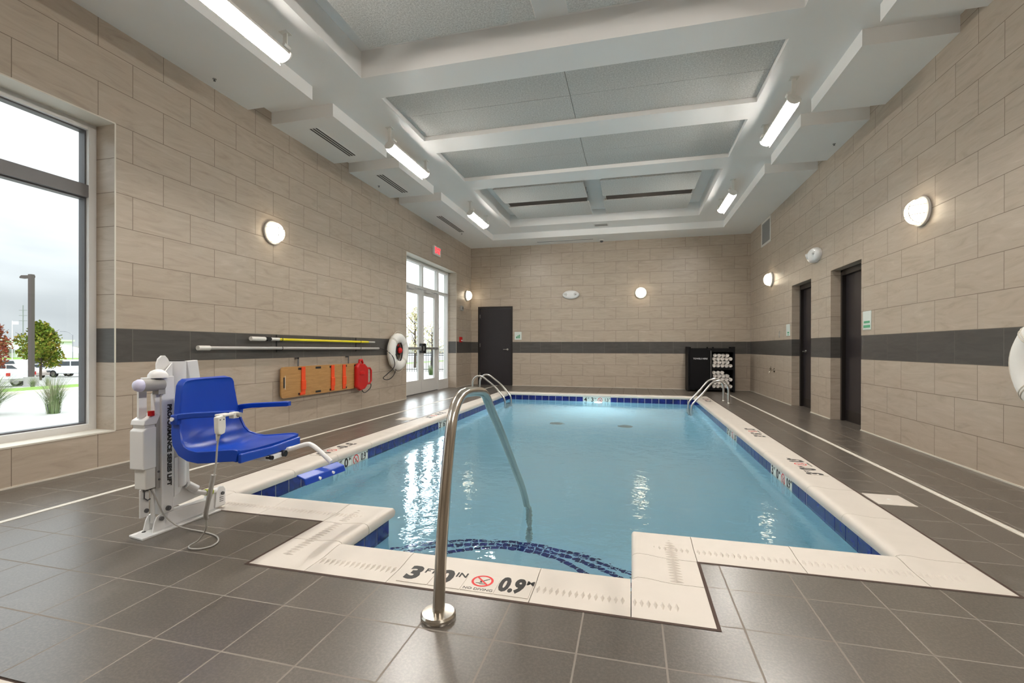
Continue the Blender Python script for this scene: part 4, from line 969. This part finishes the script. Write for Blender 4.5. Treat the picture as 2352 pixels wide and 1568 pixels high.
# motor
m = MB(); m.cyl((-2.60, 1.962, .842), (-2.60, 2.08, .838), .0345, 24); m.box(-2.625, -2.58, 2.045, 2.085, .785, .84); mo = part('motor', m, M['grayp'], lift, smooth=40)
m = MB(); m.lathe([(.0345, 0), (.034, .012), (.027, .028), (.012, .036), (.001, .037)], (-2.60, 1.962, .842), (0,-1,0), 24); part('motor_cap', m, M['pearl'], mo, smooth=60)
m = MB(); m.box(-2.66, -2.645, 1.985, 2.03, .655, .815); part('actuator_strap', m, M['white'], lift, bevel=.002)
m = MB(); m.box(-2.64, -2.605, 2.045, 2.078, .64, .79); part('actuator_tube', m, M['white'], lift, bevel=.006)
m = MB(); m.cyl((-2.605, 2.022, .668), (-2.605, 2.022, .695), .016, 16); part('stop_button', m, M['red'], lift, smooth=40)
# battery and control box
m = MB(); m.prism([(-2.70,1.975,.372), (-2.70,1.975,.588), (-2.70,2.0,.604), (-2.70,2.05,.604), (-2.70,2.05,.372)], (.10,0,0)); bb = part('battery_box', m, M['white'], lift, bevel=.006)
m = MB(); m.box(-2.695, -2.61, 1.99, 2.05, .598, .618); part('battery_neck', m, M['white'], lift, bevel=.003)
m = MB(); m.prism([(-2.70,1.978,.618), (-2.70,1.985,.645), (-2.70,2.03,.668), (-2.70,2.075,.674), (-2.70,2.05,.618)], (.10,0,0)); part('battery_lid', m, M['white'], lift, bevel=.004)
m = MB(); m.box(-2.70, -2.602, 2.05, 2.085, .25, .672); part('box_back', m, M['grayp'], lift, bevel=.003)
m = MB(); m.box(-2.685, -2.605, 1.99, 2.05, .258, .375); part('control_box', m, M['plastic'], lift, bevel=.006)
m = MB(); m.cyl((-2.604, 2.065, .30), (-2.598, 2.065, .30), .006, 8); m.cyl((-2.604, 2.062, .345), (-2.598, 2.062, .345), .006, 8); part('screw', m, M['darkg'], lift)
m = MB()
for y in (2.005, 2.022, 2.040): m.cyl((-2.63, y, .258), (-2.63, y, .246), .007, 8)
part('cable_gland', m, M['darkg'], lift)
m = MB(); m.box(-2.645, -2.635, 1.985, 2.035, .10, .26); st = part('support_strap', m, M['white'], lift, bevel=.004)
m = MB(); m.cyl((-2.635, 2.018, .135), (-2.628, 2.018, .135), .012, 12); part('bolt', m, M['darkg'], st)
m = MB(); m.cyl((-2.63, 2.052, .055), (-2.63, 2.052, .25), .011, 12); part('support_tube', m, M['white'], lift, smooth=40)
m = MB(); m.tube([(-2.63, 2.005, .25), (-2.625, 2.0, .21), (-2.62, 2.015, .195), (-2.62, 2.03, .20)], .0035, 8); part('short_cable', m, M['darkg'], lift, smooth=60)
# seat carrying arm from the mast to below the seat
SCX, SCY, STH = -1.975, 2.216, .065
cS, sS = math.cos(STH), math.sin(STH)
def S(a, b, z): return Vector((SCX + cS*b - sS*a, SCY + sS*b + cS*a, z))
m = MB(); m.tube([(-2.62, 2.213, .62), (-2.50, 2.22, .56), (-2.43, 2.22, .50), (-2.35, 2.21, .462), S(0, -.12, .455)], .022, 12); part('seat_arm', m, M['white'], lift, smooth=50)
# seat shell
prof = [(-.420, .872, .150), (-.422, .862, .170), (-.423, .84, .183), (-.422, .80, .188), (-.418, .74, .198), (-.412, .67, .208), (-.402, .60, .219), (-.383, .545, .229), (-.348, .507, .237), (-.300, .489, .244), (-.24, .482, .248), (-.17, .488, .248), (-.09, .497, .247), (-.03, .502, .245), (-.008, .498, .243)]
def shell_rows(front):
    rows = []
    for i, (b, z, w) in enumerate(prof):
        b0, z0 = prof[max(i-1,0)][:2]; b1, z1 = prof[min(i+1,len(prof)-1)][:2]
        tb, tz = b1-b0, z1-z0; L = math.hypot(tb, tz); nb, nz = -tz/L, tb/L      # normal towards the sitter
        if nz < 0 and i > 8: nb, nz = -nb, -nz
        row = []
        for j in range(13):
            u = -1 + 2*j/12; dip = .022*(1-abs(u)**3)*(1 if 0 < i < len(prof)-1 else .6)
            if front: d = .020 - dip
            else: d = -.026 - .0*abs(u)
            row.append(S(u*w, b + nb*d, z + nz*d))
        rows.append(row)
    return rows
fr, bk = shell_rows(True), shell_rows(False)
loops = []
for f_, b_ in zip(fr, bk): loops.append(f_ + b_[::-1])
m = MB(); m.grid(loops, closed_u=True); k = len(loops[0]); m.add(loops[0], [tuple(range(k))]); m.add(loops[-1], [tuple(range(k))[::-1]])
seat = part('seat', m, M['blue'], lift, smooth=48, bevel=.006)
# side flanges thickening the edges of the shell
for s_, nm in ((-1, 'near'), (1, 'far')):
    rows = []
    for i, (b, z, w) in enumerate(prof):
        if z > .70 and i < 5: continue
        b0, z0 = prof[max(i-1,0)][:2]; b1, z1 = prof[min(i+1,len(prof)-1)][:2]; tb, tz = b1-b0, z1-z0; L = math.hypot(tb, tz); nb, nz = -tz/L, tb/L
        q = min(1, (i-4)/3)
        rows.append([S(s_*(w-.012), b+nb*.022, z+nz*.022), S(s_*(w+.004), b+nb*.022, z+nz*.022), S(s_*(w+.004), b-nb*(.026+.012*q), z-nz*(.026+.014*q)), S(s_*(w-.012), b-nb*(.026+.012*q), z-nz*(.026+.014*q))])
    m = MB(); m.grid(rows, closed_u=True); m.add(rows[0], [(0,1,2,3)]); m.add(rows[-1], [(3,2,1,0)]); part('seat_flange', m, M['blue'], seat, smooth=40, bevel=.003)
m = MB(); m.prism([S(-.243,-.008,.502), S(-.243,-.008,.452), S(0,-.008,.447), S(.243,-.008,.452), S(.243,-.008,.502), S(0,-.008,.492)], S(0,.02,0)-S(0,0,0)); part('seat_front_edge', m, M['blue'], seat, bevel=.006)
for s_ in (-1, 1):
    m = MB(); rows = []
    for (b, z, h, w) in ((-.405, .672, .036, .03), (-.38, .680, .033, .028), (-.30, .690, .030, .026), (-.15, .700, .030, .026), (-.06, .706, .030, .028), (-.045, .707, .025, .024)):
        a = s_*.219; rows.append([S(a-w/2, b, z-h/2), S(a+w/2, b, z-h/2), S(a+w/2, b, z+h/2), S(a-w/2, b, z+h/2)])
    m.grid(rows, closed_u=True); m.add(rows[0], [(0,1,2,3)]); m.add(rows[-1], [(3,2,1,0)]); m.prism([S(s_*.205, -.428, .635), S(s_*.205, -.385, .635), S(s_*.205, -.38, .69), S(s_*.205, -.428, .69)], S(s_*.03,0,0)-S(0,0,0))
    part('armrest', m, M['blue'], lift, smooth=40, bevel=.005)
m = MB(); m.cyl(S(-.243, -.408, .668), S(-.19, -.408, .668), .008, 12); m.cyl(S(-.247, -.408, .668), S(-.243, -.408, .668), .011, 12); part('arm_pivot', m, M['white'], lift, smooth=40)
# under-seat bracket, knobs, footrest
m = MB(); m.obox(S(.03, -.03, .432), S(1,0,0)-S(0,0,0), S(0,1,0)-S(0,0,0), (0,0,1), .075, .05, .014); ub = part('under_bracket', m, M['white'], lift, bevel=.003)
for a, r in ((-.035, .012), (.075, .0185)):
    m = MB(); m.cyl(S(a, .0, .436), S(a, .035, .436), r, 16); part('clamp_knob', m, M['black'], ub, smooth=40)
m = MB(); m.tube(smooth_path([S(.10, -.03, .440), S(.13, .04, .455), S(.15, .12, .478), S(.15, .16, .470), S(.14, .22, .435), S(.13, .29, .385)], 5), .0135, 12); part('footrest_tube', m, M['white'], lift, smooth=60)
FX = -1.70
m = MB(); m.prism([(FX-.03, 2.122, .370), (FX+.02, 2.122, .352), (FX+.03, 2.122, .318), (FX+.022, 2.122, .316), (FX+.010, 2.122, .343), (FX-.035, 2.122, .361)], (0, .352, -.010)); fr_ = part('footrest', m, M['blue'], lift, bevel=.004)
for y in (2.235, 2.355):
    m = MB(); m.cyl((FX+.018, y, .330), (FX+.034, y, .327), .008, 10); part('rubber_stud', m, M['white'], fr_)
# handset and its cord
hx, hy = -1.955, 1.842
def Hs(a, b, z): return Vector((hx, hy, 0)) + Vector((cS*b - sS*a, sS*b + cS*a, z))
m = MB(); m.prism([Hs(-.020,0,.632), Hs(-.024,0,.66), Hs(-.026,0,.715), Hs(.024,0,.722), Hs(.026,0,.66), Hs(.020,0,.630), Hs(.0,0,.626)], Hs(0,.026,0)-Hs(0,0,0)); hs = part('handset', m, M['plastic'], lift, bevel=.006)
m = MB(); m.cyl(Hs(-.012,.026,.700), Hs(-.012,.028,.700), .003, 8); m.cyl(Hs(.010,.026,.700), Hs(.010,.028,.700), .003, 8); part('screw', m, M['darkg'], hs)
m = MB(); m.box(hx-.03, hx+.03, hy+.01, hy+.07, .712, .722); m.box(hx+.0, hx+.03, hy+.065, hy+.10, .695, .726); part('handset_clip', m, M['plastic'], lift, bevel=.003)
m = MB(); m.cyl((hx+.005, hy+.09, .71), (hx+.045, hy+.095, .712), .012, 14); part('clip_knob', m, M['grayp'], lift, smooth=40)
cp = [Hs(0,.013,.628), (-1.955,1.842,.58), (-1.965,1.842,.48), (-1.975,1.835,.40), (-2.00,1.84,.33), (-2.05,1.865,.23), (-2.12,1.93,.12), (-2.20,1.96,.04), (-2.245,1.945,.010), (-2.215,1.925,.006), (-2.165,1.94,.005), (-2.14,1.985,.005), (-2.165,2.045,.005), (-2.235,2.095,.005), (-2.337,2.12,.005), (-2.45,2.125,.008), (-2.53,2.11,.03), (-2.578,2.08,.09), (-2.59,2.055,.16), (-2.61,2.042,.225), (-2.63,2.04,.25)]
m = MB(); m.tube(smooth_path(cp, 6), .0042, 8); part('handset_cord', m, M['cord'], lift, smooth=60)
m = MB(); m.tube(smooth_path([(-1.973,1.837,.43), (-2.00,1.84,.33), (-2.05,1.865,.23), (-2.075,1.89,.19)], 4), .0105, 12); part('cord_sleeve', m, M['grayp'], lift, smooth=60)
m = MB(); m.cyl((-1.955,1.842,.628), (-1.957,1.842,.595), .008, 10, r1=.005); part('cord_gland', m, M['plastic'], lift, smooth=60)

# ================================================================ outside
def gz(x):   # ground height outside as a function of x
    P = [(-4.8, -.16), (-12, -.18), (-16, -.45), (-36, -1.45), (-62, -2.15), (-400, -2.15)]
    for (xa, za), (xb, zb) in zip(P, P[1:]):
        if x >= xb: return za + (zb-za)*(xa-x)/(xa-xb)
    return -2.15
def ground_strip(name, xs, mat, dz=0.0, kind='structure', y0=-60, y1=140):
    m = MB(); rows = [[(x, y0, gz(x)+dz), (x, y1, gz(x)+dz)] for x in xs]; m.grid(rows)
    lo = [[(x, y0, gz(x)+dz-.3), (x, y1, gz(x)+dz-.3)] for x in xs[:1]+xs[-1:]]
    o = part(name, m, mat, None, fix=False)
    if kind: o['kind'] = kind
    return o
ground_strip('ground', [-4.81, -8, -12, -14, -16, -19, -24, -30, -36, -45, -62, -200, -380], M['asphalt'])
lot = ground_strip('parking_lot', [-35.2, -40, -45, -62, -90], M['lot'], .01)
lawn = ground_strip('lawn', [-24.0, -26, -28, -30, -32, -34.8], M['grass'], .05, None); tag(lawn, 'strip of green lawn between the path and the car park outside the window', 'lawn', kind='stuff')
m = MB(); m.grid([[(x, -60, gz(x)), (x, 140, gz(x))] for x in (-23.4,)] + [[(x, -60, gz(x)+.12), (x, 140, gz(x)+.12)] for x in (-23.42, -23.98)]); part('trim_3', m, M['trim'], None, fix=False)['kind'] = 'structure'
fw = ground_strip('far_field', [-110, -140, -180, -230], M['grass'], .4, None, y0=0, y1=200); tag(fw, 'pale green field beyond the parked cars', 'field', kind='stuff')

def D(u, d, h=0):     # point outside: horizontal photo direction u, distance d ahead of the camera
    x3 = (u-1176)/1068.9; return Vector(((x3*.96864 - .24847)*d, (x3*.24847 + .96864)*d, 0))
# ornamental grasses by the wall
def tuft(u, d, h, nb, lab, lean):
    b = D(u, d); z0 = gz(b.x); t = MB()
    for i in range(nb):
        a = R.uniform(0, 2*PI); r = R.uniform(0, .10); L = h*R.uniform(.55, 1.1); w = .007; q = R.uniform(.15, .8)*h*lean
        p = [Vector((b.x + r*math.cos(a) + q*math.cos(a)*s*s, b.y + r*math.sin(a) + q*math.sin(a)*s*s, z0 + L*(s - .32*lean*s*s*(q/(h*lean)) ))) for s in (0, .35, .7, 1)]
        sd = Vector((-math.sin(a), math.cos(a), 0)); vs = []
        for k, pp in enumerate(p): ww = w*(1-k/3.3); vs += [pp - sd*ww, pp + sd*ww]
        t.add(vs, [(2*k, 2*k+1, 2*k+3, 2*k+2) for k in range(3)])
    o = part('ornamental_grass', t, M['blade'], None, fix=False); tag(o, lab, 'plant', 'ornamental grasses outside the window'); return o
tuft(122, 8.6, .72, 260, 'upright green and red ornamental grass outside the window, nearer to the doors', .55)
tuft(-28, 8.3, .85, 420, 'wide arching ornamental grass at the left edge outside the window', 1.15)
tuft(75, 29, .75, 160, 'pale dry grass clump at the foot of the tree in the car park', .8); tuft(110, 29.5, .7, 160, 'pale dry grass clump right of the light pole base', .8)
tuft(990, 21, .55, 160, 'low twiggy shrub outside the glazed doors', .9)

def tree(u, d, h, cw, mat, lab, trunk=.25, n=2600, base=None):
    b = D(u, d); z0 = gz(b.x); t = thing('tree', lab, 'tree', (b.x, b.y, z0))
    m = MB(); m.tube([(b.x, b.y, z0), (b.x+.03, b.y, z0+h*.3), (b.x, b.y+.02, z0+h*.6), (b.x, b.y, z0+h*.9)], .1, 8, rs=[.10, .085, .06, .02])
    for k in range(9):
        a = k*2.4; zz = h*(trunk+.05+.06*k); m.tube([(b.x, b.y, z0+zz), (b.x+math.cos(a)*cw*.2, b.y+math.sin(a)*cw*.2, z0+zz+h*.10), (b.x+math.cos(a)*cw*.38, b.y+math.sin(a)*cw*.38, z0+zz+h*.2)], .03, 6, rs=[.04,.025,.01])
    part('trunk', m, M['bark'], t, smooth=60)
    m = MB(); blobs = []
    for k in range(26):
        f = R.uniform(0, 1); a = R.uniform(0, 2*PI); rr = cw*.5*math.sin(PI*min(1, .22+.78*f))*R.uniform(.2, .85)
        blobs.append((Vector((b.x+rr*math.cos(a), b.y+rr*math.sin(a), z0+h*(trunk+(1-trunk)*f*.93+.04))), cw*R.uniform(.13, .22)))
    for i in range(n):
        c, r = blobs[i % len(blobs)]; v = Vector((R.gauss(0,1), R.gauss(0,1), R.gauss(0,1))).normalized()*r*R.uniform(.6, 1.05); p = c + v
        a1 = Vector((R.gauss(0,1), R.gauss(0,1), R.gauss(0,1))).normalized(); a2 = a1.orthogonal().normalized(); s = cw*.028*R.uniform(.7, 1.4)
        m.add([p-a1*s, p+a2*s*.6, p+a1*s, p-a2*s*.6], [(0,1,2,3)])
    part('foliage', m, mat, t, fix=False)
tree(93, 40, 4.6, 3.9, M['leafg'], 'round green and yellow tree in the car park, behind the light pole', .22, 4200)
tree(-22, 36, 4.4, 3.4, M['leafr'], 'reddish tree at the left edge of the window view', .22, 2600)
tree(953, 34, 4.4, 2.4, M['leafp'], 'thin autumn tree seen through the left leaf of the glazed doors', .25, 900)
tree(992, 38, 3.4, 2.4, M['leafp'], 'thin bare glare-paled tree seen through the right leaf of the glazed doors', .25, 350)

b = D(72, 30); z0 = gz(b.x); t = thing('parking_light', 'tall dark parking lot light pole on a concrete base outside the window', 'street lamp', (b.x, b.y, z0))
sd = Vector((.96864, .24847, 0))
m = MB(); m.cyl((b.x, b.y, z0), (b.x, b.y, z0+.62), .36, 24); part('concrete_base', m, M['asphalt'], t, smooth=40)
m = MB(); m.obox((b.x, b.y, z0+.62+3.3), sd, (-sd.y, sd.x, 0), (0,0,1), .11, .11, 3.3); part('pole', m, M['bronze'], t)
m = MB(); hc = Vector((b.x, b.y, z0+7.08)) - sd*.45; m.prism([hc + sd*.40 + Vector((0,0,.09)), hc - sd*.22 + Vector((0,0,.09)), hc - sd*.34 + Vector((0,0,-.03)), hc - sd*.30 + Vector((0,0,-.10)), hc + sd*.25 + Vector((0,0,-.06)), hc + sd*.40 + Vector((0,0,-.03))], (-sd.y*.30, sd.x*.30, 0)); part('lamp_head', m, M['bronze'], t)
b = D(53, 150); t = thing('utility_pole', 'far utility pole with three cross arms on the horizon', 'utility pole', (b.x, b.y, -2.15))
m = MB(); m.cyl((b.x, b.y, -2.15), (b.x, b.y, 14.5), .14, 8); part('pole', m, M['grille'], t)
for z in (9.5, 11.2, 12.9): m = MB(); m.beam(b + Vector((0,0,z)) - sd*1.3, b + Vector((0,0,z)) + sd*1.3, .14, .14); part('cross_arm', m, M['grille'], t)
b = D(28, 70); t = thing('flag_pole', 'flag pole with a pale flag beyond the car park', 'flag', (b.x, b.y, -2.15))
m = MB(); m.cyl((b.x, b.y, -2.15), (b.x, b.y, 5.0), .05, 8); part('pole', m, M['plastic'], t); m = MB(); rows = [[b + sd*(.05+.11*i) + Vector((.05*math.sin(i*1.2), .08*math.sin(i*1.2), z)) for i in range(8)] for z in (4.9, 4.45)]; m.grid(rows); m.grid([[p + Vector((.01,.01,0)) for p in r] for r in rows]); part('flag', m, M['bldg'], t, fix=False)
b = D(167, 70); t = thing('street_lamp', 'slim grey street lamp with a long curved arm far away', 'street lamp', (b.x, b.y, -2.15))
m = MB(); m.tube([(b.x, b.y, -2.15), (b.x, b.y, 2.9)] + [tuple(b + Vector((0,0,2.9)) - sd*(.35*i) + Vector((0,0,.5*math.sin(min(1, i/3)*PI/2)))) for i in range(1, 5)], .05, 8); part('pole', m, M['grille'], t); m = MB(); m.beam(b+Vector((0,0,3.4))-sd*1.2, b+Vector((0,0,3.4))-sd*1.9, .12, .08); part('lamp_head', m, M['grille'], t)
b = D(20, 130); m = MB(); t = thing('white_building', 'long low white building on the horizon left of the tree', 'building', (b.x, b.y, -2.15)); m.obox(b + Vector((0,0,.3)), sd, (-sd.y, sd.x, 0), (0,0,1), 13, 5, 2.4); part('wall', m, M['bldg'], t); m = MB(); m.obox(b + Vector((0,0,2.9)), sd, (-sd.y, sd.x, 0), (0,0,1), 13.4, 5.4, .25); part('roof', m, M['plastic'], t); m = MB(); m.obox(b + Vector((4,-5.05,0)), sd, (-sd.y, sd.x, 0), (0,0,1), 5, .2, .5); part('window', m, M['grille'], t)
b = D(142, 120); t = thing('white_shed', 'white shed with a sloping roof beyond the parked cars', 'building', (b.x, b.y, -2.15)); m = MB(); q = Vector((-sd.y, sd.x, 0))
m.prism([b - sd*4.5 + Vector((0,0,-2.15)), b + sd*5.5 + Vector((0,0,-2.15)), b + sd*5.5 + Vector((0,0,-.8)), b - sd*4.5 + Vector((0,0,1.6))], q*6); part('wall', m, M['bldg'], t)
# far hills
m = MB(); rows = []
for j, (r, zz) in enumerate(((260, -2.2), (285, 0), (320, 0), (360, -3))):
    row = []
    for i in range(40):
        u = -900 + i*60; p = D(u, r); hgt = (3.2 + 1.6*math.sin(i*.55) + .9*math.sin(i*1.7))*(0 if zz < -1 else (1 if j == 1 else 1.35)); row.append((p.x, p.y, (zz if zz < -1 else 0) + hgt - (0 if zz < -1 else 1)))
    rows.append(row)
m.grid(rows); struct(part('hill', m, M['hill'], None, fix=False, smooth=60))
# fence beyond the glazed doors
A, B = D(925, 24), D(1060, 24); A.z = B.z = gz(A.x); t = thing('metal_fence', 'black metal picket fence seen through the glazed doors', 'fence', tuple(A)); dd_ = (B-A); L = dd_.length; dd_.normalize()
m = MB()
for z in (.12, .85, .95): m.beam(A + Vector((0,0,z)), B + Vector((0,0,z)), .03, .03)
part('rail', m, M['fence'], t); m = MB(); k = 0
while k*.12 < L: p = A + dd_*(k*.12); m.cyl(p, p + Vector((0,0,1.02)), .010, 6); k += 1
part('pickets', m, M['fence'], t)
for s in (0, L*.5, L): m = MB(); p = A + dd_*s; m.obox(p + Vector((0,0,.55)), dd_, (-dd_.y, dd_.x, 0), (0,0,1), .035, .035, .55); part('fence_post', m, M['fence'], t)
# parked cars
def car(u, d, kind, paint, lab, turn=0.0, flip=1):
    b = D(u, d); z0 = gz(b.x) + .01; b.z = z0; yaw = math.atan2(sd.y, sd.x) + turn
    fx = Vector((math.cos(yaw), math.sin(yaw), 0))*flip; fy = Vector((-math.sin(yaw), math.cos(yaw), 0))
    t = thing({'suv': 'parked_suv', 'sedan': 'parked_car', 'pickup': 'pickup_truck'}[kind], lab, 'car', tuple(b))
    if kind == 'suv': body = [(-2.3,.35),(-2.35,.75),(-2.25,1.05),(-1.95,1.12),(-1.5,1.6),(-1.1,1.72),(1.4,1.74),(2.0,1.66),(2.3,1.15),(2.38,.8),(2.35,.38)]; glass = [(-1.72,1.13),(-1.35,1.55),(1.95,1.6),(2.12,1.16)]; W = .92
    elif kind == 'sedan': body = [(-2.3,.3),(-2.33,.6),(-2.2,.82),(-1.1,.95),(-.45,1.38),(.7,1.42),(1.45,1.05),(2.2,.98),(2.33,.7),(2.3,.32)]; glass = [(-1.0,.96),(-.42,1.33),(.68,1.37),(1.35,1.04)]; W = .88
    else: body = [(-2.8,.5),(-2.85,.95),(-2.7,1.12),(-1.5,1.18),(-.95,1.72),(.35,1.75),(.5,1.18),(2.75,1.15),(2.78,.55)]; glass = [(-1.35,1.2),(-.9,1.66),(.3,1.68),(.38,1.2)]; W = .97
    P = lambda x, y, z: b + fx*x + fy*y + Vector((0,0,z))
    m = MB(); m.prism([P(x, -W, z) for x, z in body], fy*2*W); part('body', m, paint, t, bevel=.06)
    m = MB(); m.prism([P(x, -W-.012, z) for x, z in glass], fy*(2*W+.024)); part('side_windows', m, M['carglass'], t)
    mid = (glass[1][0]+glass[2][0])/2; m = MB(); m.prism([P(mid-.05, -W-.02, glass[0][1]), P(mid+.05, -W-.02, glass[0][1]), P(mid+.05, -W-.02, glass[1][1]+.03), P(mid-.05, -W-.02, glass[1][1]+.03)], fy*(2*W+.04)); part('window_pillar', m, paint, t)
    wb_ = 1.45 if kind != 'pickup' else 1.75
    for x in (-wb_, wb_):
        for s in (-1, 1):
            m = MB(); c = P(x, s*(W-.11), .34); m.cyl(c - fy*.11, c + fy*.12*1.0, .35, 20); w = part('wheel', m, M['rubber'], t, smooth=40)
            m = MB(); m.cyl(c - fy*.125, c + fy*.13, .20, 16); part('wheel_rim', m, M['satin'], w, smooth=40)
    e = body[-1][0]; m = MB(); m.obox(P(e+.05, 0, .52), fx, fy, (0,0,1), .06, W*.96, .10); part('bumper', m, M['satin'] if kind == 'pickup' else paint, t, bevel=.02)
    for s in (-1, 1): m = MB(); m.obox(P(body[-2][0]-.01, s*(W-.08), .88), fx, fy, (0,0,1), .05, .09, .10); part('tail_light', m, M['red'], t)
    for s in (-1, 1): m = MB(); m.obox(P(body[1][0]+.03, s*(W-.18), .70), fx, fy, (0,0,1), .05, .16, .07); part('head_light', m, M['carglass'], t)
car(175, 47, 'suv', M['carw'], 'white parked estate car at the right end of the window view'); car(108, 50, 'sedan', M['carw'], 'white parked saloon car behind the tree trunk', flip=1)
car(-58, 30, 'pickup', M['carw'], 'white pickup truck at the left edge of the window view', turn=.1); car(40, 45, 'sedan', M['cart'], 'tan parked car between the pickup and the light pole', flip=-1)
car(12, 54, 'suv', M['cars'], 'silver parked car behind the pickup'); car(72, 56, 'suv', M['cart'], 'brownish parked car behind the light pole')

# ================================================================ sky, sun, camera
w = bpy.data.worlds.new('overcast_sky'); SC.world = w; w.use_nodes = True; nt = w.node_tree; nt.nodes.clear()
out = nt.nodes.new('ShaderNodeOutputWorld'); bg = nt.nodes.new('ShaderNodeBackground'); tc = nt.nodes.new('ShaderNodeTexCoord'); mp = nt.nodes.new('ShaderNodeMapping'); mp.inputs['Scale'].default_value = (1, 1, 3.0)
no = nt.nodes.new('ShaderNodeTexNoise'); no.inputs['Scale'].default_value = 2.6; no.inputs['Detail'].default_value = 5; no.inputs['Distortion'].default_value = .4
ra = nt.nodes.new('ShaderNodeValToRGB'); ra.color_ramp.elements[0].position = .34; ra.color_ramp.elements[0].color = (.64,.66,.70,1); ra.color_ramp.elements[1].position = .66; ra.color_ramp.elements[1].color = (.93,.95,1,1)
nt.links.new(tc.outputs['Generated'], mp.inputs[0]); nt.links.new(mp.outputs[0], no.inputs['Vector']); nt.links.new(no.outputs['Fac'], ra.inputs[0]); nt.links.new(ra.outputs[0], bg.inputs[0])
sx = nt.nodes.new('ShaderNodeSeparateXYZ'); nt.links.new(tc.outputs['Generated'], sx.inputs[0])
ma = nt.nodes.new('ShaderNodeMath'); ma.operation = 'MULTIPLY_ADD'; ma.use_clamp = False; mx_ = nt.nodes.new('ShaderNodeMath'); mx_.operation = 'MAXIMUM'; mx_.inputs[1].default_value = 0
nt.links.new(sx.outputs[2], mx_.inputs[0]); nt.links.new(mx_.outputs[0], ma.inputs[0]); ma.inputs[1].default_value = 2.3; ma.inputs[2].default_value = .60; 
nz_ = nt.nodes.new('ShaderNodeVectorMath'); nz_.operation = 'NORMALIZE'; nt.links.new(tc.outputs['Generated'], nz_.inputs[0])
dt = nt.nodes.new('ShaderNodeVectorMath'); dt.operation = 'DOT_PRODUCT'; nt.links.new(nz_.outputs[0], dt.inputs[0]); dt.inputs[1].default_value = tuple(Vector((-.40,.80,.36)).normalized())
m0 = nt.nodes.new('ShaderNodeMath'); m0.operation = 'MAXIMUM'; m0.inputs[1].default_value = 0; nt.links.new(dt.outputs['Value'], m0.inputs[0])
pw = nt.nodes.new('ShaderNodeMath'); pw.operation = 'POWER'; pw.inputs[1].default_value = 36; nt.links.new(m0.outputs[0], pw.inputs[0])
gl_ = nt.nodes.new('ShaderNodeMath'); gl_.operation = 'MULTIPLY_ADD'; gl_.inputs[1].default_value = 10.0; nt.links.new(pw.outputs[0], gl_.inputs[0]); nt.links.new(ma.outputs[0], gl_.inputs[2])   # cloud glow added beyond the glazed doors, as from a hidden sun
nt.links.new(gl_.outputs[0], bg.inputs[1])   # overcast sky: brighter towards the zenith
nt.links.new(bg.outputs[0], out.inputs[0])
sl = bpy.data.lights.new('hazy_sun', 'SUN'); sl.energy = 1.15; sl.angle = math.radians(25); sl.color = (1,.97,.93); so = bpy.data.objects.new('hazy_sun', sl); COL.objects.link(so)
so.rotation_euler = Vector((.55, -.35, 1.0)).to_track_quat('Z', 'Y').to_euler(); so.location = (6, -4, 12)

f_, yaw, pitch, roll, cyp, H = 1068.9, .2511, -.0016, .002, 800.64, 1.0511
def ray(x3, z3, d2):
    cr, sr = math.cos(roll), math.sin(roll); x = x3*cr - z3*sr; z2 = x3*sr + z3*cr
    cp_, sp_ = math.cos(pitch), math.sin(pitch); d = d2*cp_ - z2*sp_; z = d2*sp_ + z2*cp_
    c, s = math.cos(yaw), math.sin(yaw); return Vector((x*c - d*s, x*s + d*c, z))
right, up, fwd = ray(1,0,0), ray(0,1,0), ray(0,0,1)
cam = bpy.data.cameras.new('camera'); co = bpy.data.objects.new('camera', cam); COL.objects.link(co)
mat = Matrix((right, up, -fwd)).transposed().to_4x4(); mat.translation = (0, 0, H); co.matrix_world = mat
cam.sensor_fit = 'HORIZONTAL'; cam.sensor_width = 36; cam.lens = f_/2352*36; cam.shift_x = 0; cam.shift_y = (cyp-784)/2352; cam.clip_start = .05; cam.clip_end = 1000
SC.camera = co
vs = SC.view_settings; vs.view_transform = 'Standard'; vs.look = 'None'; vs.gamma = 1; vs.use_curve_mapping = False; vs.exposure = 0.72
SC.display_settings.display_device = 'sRGB'
